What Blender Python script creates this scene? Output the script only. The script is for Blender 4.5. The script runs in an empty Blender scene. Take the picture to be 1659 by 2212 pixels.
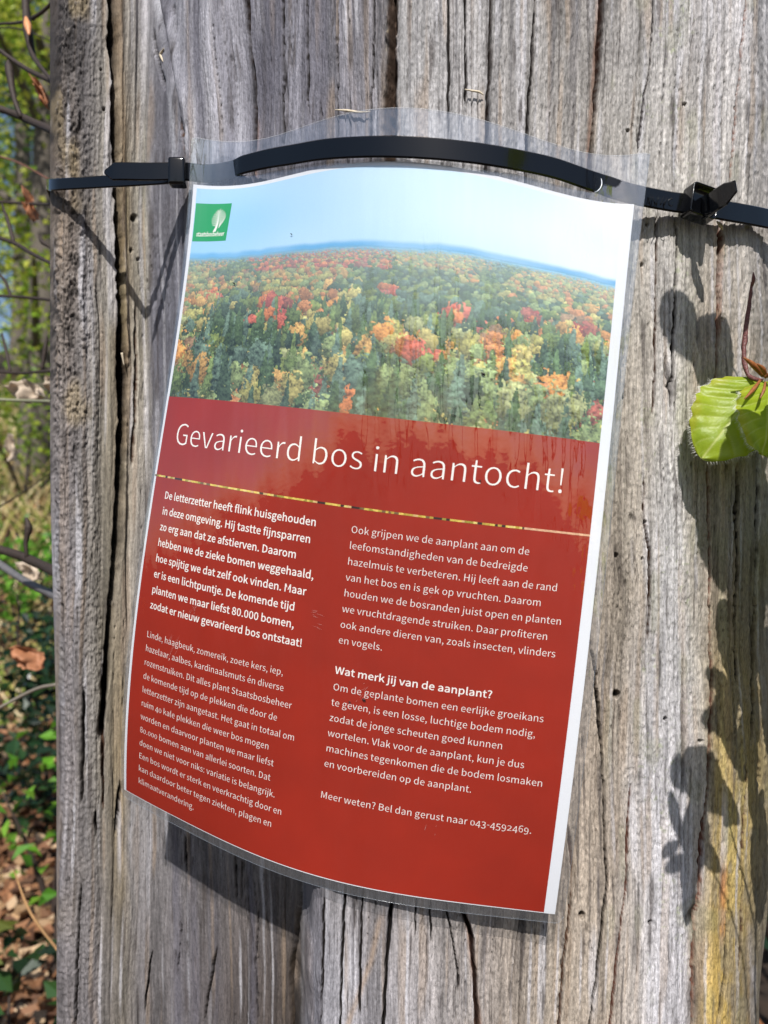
import bpy, bmesh, math, json
import numpy as np
from mathutils import Vector, Matrix, noise as mnoise

# ------------------------------------------------------------------ camera, sky, sun, exposure
scn = bpy.context.scene
C = scn.collection
F = 1661.0                      # focal length in 1659-px-wide picture units
cam_d = bpy.data.cameras.new('camera'); cam = bpy.data.objects.new('camera', cam_d); C.objects.link(cam)
scn.camera = cam
cam.location = (0, 0, 0); cam.rotation_euler = (math.radians(90), 0, 0)
cam_d.sensor_fit = 'HORIZONTAL'; cam_d.sensor_width = 36.0; cam_d.lens = 36.0 * F / 1659.0
cam_d.clip_start = 0.02; cam_d.clip_end = 600
cam_d.dof.use_dof = True; cam_d.dof.focus_distance = 0.342; cam_d.dof.aperture_fstop = 15.5

SUN_EL, SUN_AZ = 45.0, 2.0      # sun behind the camera, azimuth from -Y towards -X
w = bpy.data.worlds.new('World'); scn.world = w; w.use_nodes = True
nt = w.node_tree; bg = nt.nodes['Background']
sky = nt.nodes.new('ShaderNodeTexSky'); sky.sky_type = 'NISHITA'; sky.sun_disc = False
sky.sun_elevation = math.radians(SUN_EL); sky.sun_rotation = math.radians(180 + SUN_AZ)
sky.air_density = 1.0; sky.dust_density = 1.0
nt.links.new(sky.outputs[0], bg.inputs[0]); bg.inputs[1].default_value = 0.085
sun_d = bpy.data.lights.new('sun', 'SUN'); sun_d.energy = 4.8; sun_d.angle = math.radians(0.55); sun_d.color = (1.0, 0.965, 0.92)
sun = bpy.data.objects.new('sun', sun_d); C.objects.link(sun)
e_, a_ = math.radians(SUN_EL), math.radians(SUN_AZ)
TOSUN = Vector((-math.sin(a_) * math.cos(e_), -math.cos(a_) * math.cos(e_), math.sin(e_)))
sun.rotation_euler = TOSUN.to_track_quat('Z', 'Y').to_euler()
scn.view_settings.view_transform = 'Standard'; scn.view_settings.look = 'None'
scn.view_settings.exposure = 0.2; scn.view_settings.gamma = 1.0; scn.view_settings.use_curve_mapping = False
scn.cycles.max_bounces = 8; scn.cycles.transparent_max_bounces = 24

# ------------------------------------------------------------------ helpers
rng = np.random.default_rng(7)
def lin(c):
    c = np.asarray(c, float) / 255.0
    return np.where(c <= .04045, c / 12.92, ((c + .055) / 1.055) ** 2.4)
def P3(u, v, Y): return Vector(((u - 829.5) / F * Y, Y, (1106 - v) / F * Y))
def sm(x, a, b):
    t = np.clip((x - a) / (b - a), 0, 1); return t * t * (3 - 2 * t)
def vn(X, Y, sx, sy, seed):
    """smooth value noise in [-1,1] on any arrays"""
    r = np.random.default_rng(seed); g = r.uniform(-1, 1, (256, 256))
    x = np.asarray(X) / sx; y = np.asarray(Y) / sy
    xi = np.floor(x).astype(int); yi = np.floor(y).astype(int)
    fx = x - xi; fy = y - yi; fx = fx * fx * (3 - 2 * fx); fy = fy * fy * (3 - 2 * fy)
    a = g[xi % 256, yi % 256]; b = g[(xi + 1) % 256, yi % 256]; c = g[xi % 256, (yi + 1) % 256]; d = g[(xi + 1) % 256, (yi + 1) % 256]
    return (a * (1 - fx) + b * fx) * (1 - fy) + (c * (1 - fx) + d * fx) * fy

def nodes(name):
    m = bpy.data.materials.new(name); m.use_nodes = True
    t = m.node_tree; t.nodes.clear()
    out = t.nodes.new('ShaderNodeOutputMaterial')
    return m, t, out
def N(t, typ, **kw):
    n = t.nodes.new(typ)
    for k, v in kw.items():
        if k.startswith('i_'): n.inputs[k[2:].replace('_', ' ')].default_value = v
        else: setattr(n, k, v)
    return n
def simple(name, col, rough=.6, bump=0, bscale=200, spec=.5, var=0, trans=0, attr=False, coat=0):
    m, t, out = nodes(name)
    p = N(t, 'ShaderNodeBsdfPrincipled'); p.inputs['Roughness'].default_value = rough
    p.inputs['Specular IOR Level'].default_value = spec
    p.inputs['Coat Weight'].default_value = coat
    c4 = (*[float(q) for q in lin(col)], 1)
    p.inputs['Base Color'].default_value = c4
    tc = N(t, 'ShaderNodeTexCoord')
    csock = None
    if attr:
        a = N(t, 'ShaderNodeAttribute', attribute_name='col'); csock = a.outputs['Color']
    if var:
        nz = N(t, 'ShaderNodeTexNoise'); nz.inputs['Scale'].default_value = bscale; nz.inputs['Detail'].default_value = 4
        t.links.new(tc.outputs['Object'], nz.inputs['Vector'])
        mr = N(t, 'ShaderNodeMapRange'); mr.inputs[1].default_value = .3; mr.inputs[2].default_value = .7
        mr.inputs[3].default_value = 1 - var; mr.inputs[4].default_value = 1 + var
        t.links.new(nz.outputs[0], mr.inputs[0])
        mx = N(t, 'ShaderNodeMix', data_type='RGBA', blend_type='MULTIPLY'); mx.inputs[0].default_value = 1
        mx.inputs[6].default_value = c4
        if csock: t.links.new(csock, mx.inputs[6])
        t.links.new(mr.outputs[0], mx.inputs[7]); csock = mx.outputs[2]
    if csock: t.links.new(csock, p.inputs['Base Color'])
    if bump:
        nz2 = N(t, 'ShaderNodeTexNoise'); nz2.inputs['Scale'].default_value = bscale; nz2.inputs['Detail'].default_value = 3
        t.links.new(tc.outputs['Object'], nz2.inputs['Vector'])
        b = N(t, 'ShaderNodeBump'); b.inputs['Strength'].default_value = bump; b.inputs['Distance'].default_value = .001
        t.links.new(nz2.outputs[0], b.inputs['Height']); t.links.new(b.outputs[0], p.inputs['Normal'])
    last = p.outputs[0]
    if trans:
        tr = N(t, 'ShaderNodeBsdfTranslucent')
        if csock: t.links.new(csock, tr.inputs[0])
        else: tr.inputs[0].default_value = c4
        ms = N(t, 'ShaderNodeMixShader'); ms.inputs[0].default_value = trans
        t.links.new(last, ms.inputs[1]); t.links.new(tr.outputs[0], ms.inputs[2]); last = ms.outputs[0]
    t.links.new(last, out.inputs[0])
    return m

def mesh_np(name, V, Fq, mat, parent=None, col=None, smooth=True, uv=None):
    """numpy verts + faces (quads or tris) -> ONE mesh object"""
    V = np.asarray(V, np.float32); Fq = np.asarray(Fq, np.int32)
    me = bpy.data.meshes.new(name); k = Fq.shape[1]; n = len(Fq)
    me.vertices.add(len(V)); me.vertices.foreach_set('co', V.ravel())
    me.loops.add(n * k); me.loops.foreach_set('vertex_index', Fq.ravel())
    me.polygons.add(n); me.polygons.foreach_set('loop_start', np.arange(0, n * k, k, dtype=np.int32))
    me.polygons.foreach_set('loop_total', np.full(n, k, np.int32))
    me.update(calc_edges=True)
    me.polygons.foreach_set('use_smooth', np.full(n, smooth, bool))
    if col is not None:
        a = me.color_attributes.new('col', 'FLOAT_COLOR', 'POINT')
        c4 = np.ones((len(V), 4), np.float32); c4[:, :3] = col; a.data.foreach_set('color', c4.ravel())
    me.materials.append(mat)
    o = bpy.data.objects.new(name, me); C.objects.link(o)
    if parent: o.parent = parent
    return o
def gridf(nr, nc, wrap=False):
    r = np.arange(nr - 1)[:, None]; c = np.arange(nc if wrap else nc - 1)[None, :]; c2 = (c + 1) % nc
    return np.stack([r * nc + c, r * nc + c2, (r + 1) * nc + c2, (r + 1) * nc + c], -1).reshape(-1, 4)
def bm_obj(name, bm, mat, parent=None, smooth=True):
    me = bpy.data.meshes.new(name); bm.to_mesh(me); bm.free()
    for p in me.polygons: p.use_smooth = smooth
    me.materials.append(mat); o = bpy.data.objects.new(name, me); C.objects.link(o)
    if parent: o.parent = parent
    return o
def tag(o, label=None, cat=None, group=None, kind=None):
    if label: o['label'] = label
    if cat: o['category'] = cat
    if group: o['group'] = group
    if kind: o['kind'] = kind
    return o
def thing(name, label, cat, group=None, loc=(0, 0, 0)):
    o = bpy.data.objects.new(name, None); C.objects.link(o); o.location = loc; o.empty_display_size = .02
    return tag(o, label, cat, group)
def spline(pts, n):
    """Catmull-Rom through points (k,d) -> (n,d)"""
    p = np.asarray(pts, float); p = np.vstack([2 * p[0] - p[1], p, 2 * p[-1] - p[-2]]); k = len(p) - 3
    t = np.linspace(0, k, n); i = np.minimum(t.astype(int), k - 1); f = (t - i)[:, None]
    a, b, c, d = p[i], p[i + 1], p[i + 2], p[i + 3]
    return .5 * (2 * b + (c - a) * f + (2 * a - 5 * b + 4 * c - d) * f * f + (-a + 3 * b - 3 * c + d) * f ** 3)
def tube(name, pts, rad, mat, parent=None, seg=8, n=None, bumpy=0, seed=1, col=None):
    pts = np.asarray(pts, float); n = n or max(6, len(pts) * 6); q = spline(pts, n)
    r = np.interp(np.linspace(0, 1, n), np.linspace(0, 1, len(np.atleast_1d(rad))), np.atleast_1d(rad)) if np.ndim(rad) else np.full(n, rad)
    T = np.gradient(q, axis=0); T /= np.linalg.norm(T, axis=1)[:, None]
    ref = np.array([.31, .9, .17]); A = np.cross(T, ref); A /= np.linalg.norm(A, axis=1)[:, None]; B = np.cross(T, A)
    th = np.linspace(0, 2 * math.pi, seg, endpoint=False)
    rr = r[:, None] * (1 + (bumpy * vn(np.arange(n)[:, None] + th * 0, th[None, :] * 3 + np.arange(n)[:, None] * 0, 2.2, 1.5, seed) if bumpy else 0))
    V = q[:, None, :] + rr[..., None] * (np.cos(th)[None, :, None] * A[:, None, :] + np.sin(th)[None, :, None] * B[:, None, :])
    V = V.reshape(-1, 3); Fq = gridf(n, seg, True)
    V = np.vstack([V, q[0], q[-1]]); a, b = len(V) - 2, len(V) - 1
    i = np.arange(seg); j = (i + 1) % seg
    caps = np.vstack([np.stack([i * 0 + a, j, i, i], 1), np.stack([i * 0 + b, (n - 1) * seg + i, (n - 1) * seg + j, (n - 1) * seg + j], 1)])
    me = bpy.data.meshes.new(name)
    faces = [tuple(f) for f in Fq.tolist()] + [tuple(f[:3]) for f in caps.tolist()]
    me.from_pydata(V.tolist(), [], faces); me.update()
    for p in me.polygons: p.use_smooth = True
    me.materials.append(mat); o = bpy.data.objects.new(name, me); C.objects.link(o)
    if parent: o.parent = parent
    return o

# ------------------------------------------------------------------ the trunk (a dead, lobed, weathered stem)
SEC_A = [(108, .450), (112, .428), (125, .413), (180, .417), (240, .4245), (262, .430), (300, .437), (318, .4445), (334, .428), (368, .395),
         (407, .373), (470, .363), (560, .353), (640, .343), (700, .334), (780, .324), (850, .3185), (1000, .318), (1150, .322), (1300, .3275), (1400, .3310), (1450, .3330),
         (1480, .3345), (1500, .3365), (1560, .342), (1620, .350), (1648, .361), (1668, .375), (1680, .395)]
SEC_B = [(122, .455), (125, .440), (135, .430), (180, .428), (240, .432), (262, .436), (300, .440), (318, .441), (334, .442), (368, .438),
         (407, .434), (470, .427), (560, .416), (640, .408), (652, .385), (662, .345), (690, .338), (850, .336), (1000, .338), (1150, .340),
         (1300, .343), (1450, .346), (1480, .347), (1500, .350), (1560, .354), (1600, .360), (1628, .368), (1650, .382), (1664, .40)]
A_ = np.array(SEC_A); B_ = np.array(SEC_B)
def smooth_interp(u, T, sig):
    xs = np.linspace(T[0, 0], T[-1, 0], 1600); ys = np.interp(xs, T[:, 0], T[:, 1])
    k = np.exp(-.5 * (np.arange(-40, 41) * (xs[1] - xs[0]) / sig) ** 2); k /= k.sum()
    return np.interp(u, xs, np.convolve(np.pad(ys, 40, mode='reflect', reflect_type='odd'), k, 'valid'))
NF, NB = 900, 60
q = np.linspace(0, 1, NF)
uA = 108 + (1680 - 108) * q; uB = 122 + (1664 - 122) * q
YA = smooth_interp(uA, A_, 7); YB = smooth_interp(uB, B_, 5)
zrows = np.concatenate([np.linspace(-1.02, -.292, 50, endpoint=False), np.linspace(-.292, .294, 1010, endpoint=False), np.linspace(.294, 1.0, 40)])
NR = len(zrows)
Z = zrows[:, None] * np.ones((1, NF))
kz = sm(-Z, -.045, .155)                       # 0 high up, 1 near the foot
jit = (9 * vn(Z * 0, Z * 3000, 1, 60, 5) + 5 * vn(Z * 0, Z * 3000, 1, 17, 6)) * np.exp(-((uB[None, :] - 655) / 26) ** 2)
YB2 = np.interp(uB[None, :] + jit, uB, YB)
Yc = YA[None, :] * (1 - kz) + YB2 * kz
Uc = uA[None, :] * (1 - kz) + uB[None, :] * kz
Yc = Yc + .0012 * vn(Uc, Z * 3000, 160, 700, 3)
V_ = 1106 - F * Z / Yc
Uc = Uc - 24 * sm(V_, 1880, 2180) * sm(Uc, 1560, 1660)
Xc = (Uc - 829.5) / F * Yc
# grain that wanders
G = Uc + 9 * vn(Uc, V_, 260, 420, 11) + 4 * vn(Uc, V_, 90, 240, 12) + 1.5 * vn(Uc, V_, 40, 70, 13) \
    + 26 * np.exp(-((Uc - 470) / 70) ** 2) * (1 - sm(V_, 20, 330)) + 20 * np.exp(-((Uc - 1180) / 190) ** 2) * sm(V_, 1750, 2300)
def ridge(sx, sy, seed): return 1 - 2 * np.abs(vn(G, V_, sx, sy, seed))
D = np.zeros_like(G)                           # relief in metres (positive = out)
left = 1 - sm(Uc, 312, 326)
D += .0005 * vn(G, V_, 44, 1800, 21) + .00018 * vn(G, V_, 15, 900, 22) + .00016 * vn(G, V_, 7, 500, 23) + .00024 * vn(G, V_, 3.4, 160, 24)
D += .0002 * vn(G, V_, 2.6, 28, 25)
rough_r = sm(Uc, 860, 900) * (1 - sm(V_, 1750, 2400) * .3)
D += (.00013 + .00022 * rough_r) * vn(G, V_, 3.4, 9, 26)
D += left * (.0022 * vn(G, V_, 22, 1200, 27) + .0012 * vn(G, V_, 11, 500, 28))
# splits that open by themselves
check = np.zeros_like(G)
for sx, sy, sd, th, dp in ((9, 800, 31, .86, .0016), (16, 1200, 32, .93, .003), (6, 240, 33, .86, .0011)):
    r_ = sm(ridge(sx, sy, sd) * (.55 + .45 * sm(vn(G, V_, sx * 3, sy * 1.2, sd + 50), -.1, .5)), th, 1.0)
    D -= dp * r_; check = np.maximum(check, r_ * .8)
# bark-like pitted zone on the far left, strongest at the top
pit = (1 - sm(Uc + 14 * vn(Uc, V_, 30, 60, 41), 172, 204)) * (1 - .75 * sm(V_, 800, 1250))
pn = .8 * vn(G, V_, 11, 30, 42) + .6 * vn(G, V_, 5, 9, 43) + .5 * vn(G, V_, 3, 5, 45)
D += pit * .0011 * pn
D += (1 - sm(Uc, 205, 240)) * .0005 * vn(G, V_, 4, 6, 44)
# the cracks of the photograph: (u, v) lines, half width, depth, colour strength, colour
K_BLACK, K_BROWN, K_RUST, K_GREY = (26, 20, 17), (74, 50, 34), (120, 74, 44), (70, 64, 62)
CR = [
 ([(240, -60), (243, 0), (248, 300), (258, 600), (262, 720), (266, 850), (262, 950), (256, 1080), (249, 1200), (239, 1330), (232, 1420), (222, 1520), (215, 1600)], 8.5, .024, K_BLACK),
 ([(352 - 60, 640), (294, 770), (291, 900), (284, 1010)], 3, .005, K_BROWN),
 ([(531, -60), (532, 0), (536, 120), (540, 200), (546, 300), (548, 500)], 5.5, .012, (44, 30, 24)),
 ([(613, -60), (613, 250), (610, 420)], 1.6, .004, K_BLACK),
 ([(729, -60), (730, 400)], 1.6, .004, K_BLACK), ([(757, 200), (754, 420)], 1.5, .003, K_BLACK),
 ([(808, -60), (806, 120), (801, 240), (800, 400)], 1.8, .004, K_BLACK), ([(663, -60), (668, 260)], 1.4, .003, K_BLACK),
 ([(846, -60), (848, 60), (846, 150), (843, 240), (842, 420)], 12, .009, (66, 50, 38)),
 ([(968, -60), (968, 300)], 1.5, .003, K_BLACK), ([(1004, -60), (1006, 230)], 1.4, .003, K_BLACK),
 ([(1062, -60), (1059, 0), (1056, 150), (1051, 265), (1049, 420)], 3.2, .008, (44, 28, 22)),
 ([(1157, -60), (1155, 0), (1147, 140), (1138, 280), (1134, 430)], 1.6, .003, K_BLACK),
 ([(1304, -60), (1300, 0), (1293, 120), (1285, 240), (1277, 330), (1270, 450)], 5.0, .012, (64, 38, 26)),
 ([(1412, -60), (1410, 40), (1402, 140), (1388, 230), (1380, 300), (1376, 340)], 1.5, .003, K_GREY),
 ([(1618, -60), (1611, 0), (1600, 110), (1588, 240), (1575, 400), (1560, 480), (1553, 560), (1549, 730), (1543, 830), (1535, 920), (1528, 995), (1530, 1170), (1532, 1460), (1525, 1666), (1517, 1768), (1510, 1903), (1500, 2038), (1498, 2300)], 3.0, .005, (122, 82, 66)),
 ([(1555, 480), (1551, 600), (1549, 700)], 4, .008, K_BROWN),
 ([(1418, 462), (1416, 600), (1415, 760), (1410, 900)], 1.6, .003, K_BROWN), ([(1462, 480), (1458, 600), (1454, 731), (1447, 900)], 1.8, .004, K_BLACK),
 ([(1391, 1022), (1391, 1120), (1401, 1193), (1403, 1309), (1398, 1391)], 1.9, .004, K_BROWN),
 ([(1263, 1300), (1275, 1390), (1285, 1463), (1299, 1632), (1305, 1768), (1311, 1903), (1299, 2004), (1287, 2106), (1266, 2260)], 3.2, .008, K_BLACK),
 ([(1229, 1784), (1236, 1852), (1231, 1970), (1216, 2088), (1205, 2260)], 2.0, .0045, (96, 68, 50)),
 ([(1364, 1690), (1358, 1768), (1353, 1903), (1331, 2072), (1313, 2260)], 2.0, .004, (110, 70, 54)),
 ([(1567, 1880), (1569, 1937), (1562, 2021), (1561, 2089), (1547, 2200)], 2.6, .008, K_BLACK),
 ([(1590, 1000), (1590, 1240), (1584, 1480)], 1.8, .004, K_BLACK), ([(1637, 900), (1633, 1100), (1628, 1300), (1619, 1463), (1618, 1610)], 2.6, .006, K_BLACK),
 ([(1632, 1640), (1633, 1706)], 4.5, .008, K_BLACK), ([(1608, 1640), (1600, 1800), (1596, 1950), (1590, 2100)], 1.6, .003, K_BROWN),
 ([(852, 1880), (849, 1927), (841, 1999), (833, 2102), (826, 2260)], 2.8, .009, K_BLACK),
 ([(747, 1880), (745, 1918), (738, 2080), (734, 2260)], 1.7, .004, K_BLACK), ([(700, 1930), (697, 2100), (690, 2260)], 1.2, .0025, K_BLACK),
 ([(962, 1940), (965, 1964), (975, 2020), (988, 2089), (990, 2150)], 1.7, .004, K_BLACK),
 ([(995, 1940), (1001, 1970), (1018, 2022), (1024, 2089), (1034, 2260)], 4.2, .010, (70, 48, 38)),
 ([(784, 1900), (780, 2010), (776, 2200)], 1.2, .0025, K_BLACK), ([(900, 1920), (896, 2030)], 1.2, .0025, K_BLACK), ([(929, 1930), (931, 2040)], 1.2, .002, K_BLACK),
 ([(330, 2050), (322, 2100), (312, 2190)], 2.2, .006, K_BLACK), ([(392, 1980), (388, 2060), (380, 2120)], 1.9, .005, K_BLACK),
 ([(403, 1800), (404, 1890)], 1.6, .004, K_BLACK), ([(508, 1845), (510, 1950)], 2.2, .006, K_BLACK), ([(524, 1850), (520, 1950)], 1.6, .004, K_BLACK),
 ([(258, 1680), (254, 1760), (250, 1810)], 2.4, .006, K_BLACK), ([(206, 1740), (208, 1815)], 1.8, .004, K_BLACK), ([(180, 1480), (180, 1600), (176, 1740)], 2.2, .004, K_BLACK),
 ([(222, 1480), (220, 1640), (222, 1760)], 2.4, .005, K_BROWN), ([(175, 1900), (168, 2080), (164, 2260)], 2.0, .004, K_BLACK),
 ([(470, 2040), (455, 2120), (440, 2212)], 1.6, .004, K_BLACK), ([(560, 1960), (552, 2080), (556, 2212)], 2.0, .005, K_BLACK),
 ([(650, 1925), (640, 2010), (628, 2110), (634, 2250)], 5, .010, (70, 58, 46)),
 ([(330, 60), (344, 140), (360, 200)], 2.2, .004, K_BLACK), ([(375, 0), (378, 40)], 1.6, .003, K_BLACK), ([(392, 250), (398, 300), (402, 350)], 1.6, .003, K_BROWN),
]
crackmask = np.zeros_like(G); crackcol = np.zeros(G.shape + (3,))
wig = 1.6 * vn(Uc * 0, V_, 1, 26, 61) + .7 * vn(Uc * 0, V_, 1, 9, 62)
for i, (pl, hw, dep, colr) in enumerate(CR):
    pl = np.array(pl, float); c0 = np.searchsorted(Uc.max(0), pl[:, 0].min() - 8 * hw - 12); c1 = np.searchsorted(Uc.min(0), pl[:, 0].max() + 8 * hw + 12); sl = np.s_[:, c0:c1]
    u_, v_, w_ = Uc[sl], V_[sl], wig[sl]
    uc = np.interp(v_, pl[:, 1], pl[:, 0]) + w_ * (.8 if hw < 5 else .6)
    fade = sm(v_, pl[0, 1] - 4, pl[0, 1] + 30) * (1 - sm(v_, pl[-1, 1] - 30, pl[-1, 1] + 4))
    h = (hw + 1.0 * (hw < 3)) * (.78 + .30 * vn(u_ * 0 + i * 7.3, v_, 1, 90, 63 + i) + .12 * vn(u_ * 0 + i * 3.1, v_, 1, 14, 64 + i)) * (.35 + .65 * fade)
    d_ = (u_ - uc) / np.maximum(h, .5)
    prof = np.exp(-np.abs(d_) ** 3) * fade
    D[sl] -= dep * prof
    D[sl] += .0004 * np.exp(-((np.abs(d_) - 1.7) / .7) ** 2) * fade
    mk = sm(np.exp(-(d_ * .85) ** 4) * fade, .10, .55)
    crackcol[sl] = crackcol[sl] * (1 - mk[..., None]) + lin(colr) * mk[..., None]; crackmask[sl] = np.maximum(crackmask[sl], mk)
bark = np.exp(-((Uc - np.interp(V_, [0, 150, 240], [848, 846, 843])) / 11) ** 4) * (1 - sm(V_, 300, 420))
D += bark * .0032 * (vn(G, V_, 5, 16, 71) + .4)
# worm holes
HOLES = [(1332, 1200, 5), (1394, 1128, 4), (1388, 1207, 3), (1480, 225, 4), (1586, 236, 4), (1356, 282, 4), (1398, 485, 4), (1387, 571, 4), (1332, 1500, 9),
         (1256, 1977, 8), (1437, 1553, 4), (1310, 690, 3), (1560, 690, 4), (1512, 1600, 3), (1345, 860, 2.6), (640, 1880, 3), (292, 470, 9), (284, 540, 5), (225, 235, 4), (218, 150, 3), (300, 560, 4), (1498, 2118, 4), (1406, 1995, 5)]
for (hu, hv, hr) in HOLES:
    rr_ = np.sqrt((Uc - hu) ** 2 + ((V_ - hv) / 1.15) ** 2) / hr
    mk = 1 - sm(rr_, .45, 1.0); D -= .006 * mk; crackmask = np.maximum(crackmask, mk); crackcol = crackcol * (1 - mk[..., None]) + lin((40, 28, 20)) * mk[..., None]
# ledges: paler shell on the lower middle, swirl round the old branch at the top left
D += .0012 * sm(Uc, 1508, 1514) * sm(V_, 1400, 1500) - .0016 * (sm(Uc + wig * 2, 1355, 1362) - sm(Uc + wig * 2, 1500, 1508)) * sm(V_, 1600, 1750) * .5
D += .002 * np.exp(-(((G - 478) / 22) ** 2)) * (1 - sm(V_, 380, 520)) - .004 * np.exp(-(((G - 545) / 40) ** 2 + ((V_ - 190) / 120) ** 2))
D += .0028 * np.exp(-(((Uc - 360 - .18 * V_) / 9) ** 2)) * (1 - sm(V_, 170, 330)) - .003 * np.exp(-(((Uc - 343 - .2 * V_) / 7) ** 2)) * (1 - sm(V_, 120, 240))
# colour of the wood itself
TAB = {
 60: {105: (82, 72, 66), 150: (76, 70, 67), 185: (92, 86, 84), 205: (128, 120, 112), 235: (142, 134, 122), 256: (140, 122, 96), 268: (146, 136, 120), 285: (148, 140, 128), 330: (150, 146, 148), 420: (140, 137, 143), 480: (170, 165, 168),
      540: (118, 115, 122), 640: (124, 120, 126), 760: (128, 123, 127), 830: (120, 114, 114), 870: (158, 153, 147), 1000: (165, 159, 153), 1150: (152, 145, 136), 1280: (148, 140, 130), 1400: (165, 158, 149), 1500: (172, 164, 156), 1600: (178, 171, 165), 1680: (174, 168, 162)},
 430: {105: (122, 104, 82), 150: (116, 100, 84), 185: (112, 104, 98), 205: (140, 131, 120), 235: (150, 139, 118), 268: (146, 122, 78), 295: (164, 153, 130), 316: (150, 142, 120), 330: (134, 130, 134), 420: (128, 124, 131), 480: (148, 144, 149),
      540: (120, 117, 124), 640: (124, 120, 126), 760: (128, 123, 127), 840: (130, 124, 122), 870: (158, 153, 147), 1000: (165, 159, 153), 1150: (155, 147, 137), 1280: (158, 149, 136), 1380: (174, 166, 152), 1430: (178, 170, 157), 1500: (172, 163, 148), 1600: (174, 165, 152), 1680: (170, 160, 148)},
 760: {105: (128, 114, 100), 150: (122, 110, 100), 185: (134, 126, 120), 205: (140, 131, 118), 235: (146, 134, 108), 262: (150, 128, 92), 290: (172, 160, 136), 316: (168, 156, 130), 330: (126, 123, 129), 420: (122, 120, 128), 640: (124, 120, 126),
      1300: (160, 146, 122), 1350: (172, 160, 140), 1400: (172, 160, 142), 1440: (186, 178, 168), 1490: (160, 150, 128), 1530: (168, 150, 124), 1600: (172, 158, 138), 1680: (165, 152, 132)},
 1250: {105: (130, 122, 120), 160: (128, 120, 117), 200: (134, 125, 112), 230: (124, 113, 92), 262: (152, 137, 112), 290: (162, 150, 134), 312: (150, 144, 140), 400: (130, 128, 132), 1250: (150, 135, 116), 1340: (158, 142, 120), 1390: (166, 152, 134),
      1420: (186, 180, 174), 1460: (184, 178, 172), 1500: (172, 160, 142), 1535: (158, 140, 116), 1600: (128, 114, 92), 1680: (150, 140, 124)},
 1650: {105: (122, 114, 111), 160: (122, 113, 109), 200: (126, 118, 108), 235: (138, 124, 98), 262: (162, 138, 94), 280: (132, 126, 122), 400: (125, 118, 114), 1220: (158, 140, 120), 1290: (160, 142, 120), 1340: (166, 150, 130), 1400: (186, 179, 175),
      1480: (192, 186, 184), 1520: (182, 170, 150), 1540: (164, 142, 92), 1580: (170, 150, 90), 1620: (150, 130, 82), 1680: (140, 128, 104)},
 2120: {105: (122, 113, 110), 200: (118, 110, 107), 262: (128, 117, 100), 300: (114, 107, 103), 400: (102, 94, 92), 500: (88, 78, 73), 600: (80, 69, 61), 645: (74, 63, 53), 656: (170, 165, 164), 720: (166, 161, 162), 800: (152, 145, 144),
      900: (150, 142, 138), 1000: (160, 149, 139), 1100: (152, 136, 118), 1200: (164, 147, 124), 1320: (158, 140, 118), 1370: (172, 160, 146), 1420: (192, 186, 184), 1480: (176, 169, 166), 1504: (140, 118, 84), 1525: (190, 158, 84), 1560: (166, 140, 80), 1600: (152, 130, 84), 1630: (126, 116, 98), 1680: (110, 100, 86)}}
vs = sorted(TAB); Ucol = Uc + 5 * vn(Uc, V_, 22, 120, 81) + 2 * vn(Uc, V_, 8, 40, 82)
layers = []
for v in vs:
    us = sorted(TAB[v]); cs = lin(np.array([TAB[v][k] for k in us])); layers.append(np.stack([np.interp(Ucol, us, cs[:, j]) for j in range(3)], -1))
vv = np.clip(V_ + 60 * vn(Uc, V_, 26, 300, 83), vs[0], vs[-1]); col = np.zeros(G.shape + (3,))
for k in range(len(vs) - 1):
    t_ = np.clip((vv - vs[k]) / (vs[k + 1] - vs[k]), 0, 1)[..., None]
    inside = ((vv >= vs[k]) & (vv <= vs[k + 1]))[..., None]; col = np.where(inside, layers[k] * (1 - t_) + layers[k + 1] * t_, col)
fine = 1 + .15 * vn(G, V_, 26, 1100, 96) + .13 * vn(G, V_, 10, 1100, 97) + .22 * vn(G, V_, 5, 180, 91) + .24 * vn(G, V_, 2.4, 60, 92) + .12 * vn(G, V_, 14, 420, 93) + .10 * vn(G, V_, 3, 7, 94) + .10 * vn(G, V_, 60, 200, 95)
col = col * np.clip(fine, .45, 1.6)[..., None]
def tint(mask, c, a):
    global col
    k = np.clip(mask * a, 0, 1)[..., None]; col = col * (1 - k) + lin(c) * k
tint(sm(vn(G, V_, 12, 260, 101), .35, .8), (168, 140, 108), .45)
tint(sm(vn(G, V_, 9, 300, 102), .4, .9), (205, 200, 200), .5)
tint(sm(vn(G, V_, 6, 120, 103), .5, .95), (78, 68, 62), .75)
tint(sm(vn(G, V_, 30, 90, 104), .45, .8) * sm(Uc, 1280, 1330), (140, 138, 96), .3)
tint(sm(vn(Uc, V_, 40, 110, 105), .2, .7) * pit, (168, 142, 84), .45)
tint(sm(-pn, .1, .9) * pit, (40, 34, 31), .8); tint(pit * sm(vn(Uc, V_, 30, 70, 134), -.1, .5) * (1 - sm(V_, 380, 520)), (48, 42, 40), .65)
tint(sm(pn, .7, 1.3) * pit, (150, 138, 124), .55)
tint(np.exp(-(((Uc - 282 + .02 * V_) / 6) ** 2)) * sm(V_, 250, 500) * (1 - sm(V_, 900, 1100)), (150, 140, 84), .35)
tint(np.exp(-(((Uc - 1352) / 12) ** 2 + ((V_ - 545 - 4) / 38) ** 2)) * sm(vn(Uc, V_, 5, 12, 106), -.3, .4), (176, 176, 70), .6)
tint(sm(vn(Uc, V_, 5, 6, 107), .55, .9) * (Uc > 1380) * (Uc < 1500) * sm(vn(Uc, V_, 40, 80, 108), 0, .5), (150, 160, 104), .5)
tint(np.exp(-((Uc - (1000 - (V_ - 2212) * -.0 - 0)) / 1) ** 2) * 0, (0, 0, 0), 0)
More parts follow.
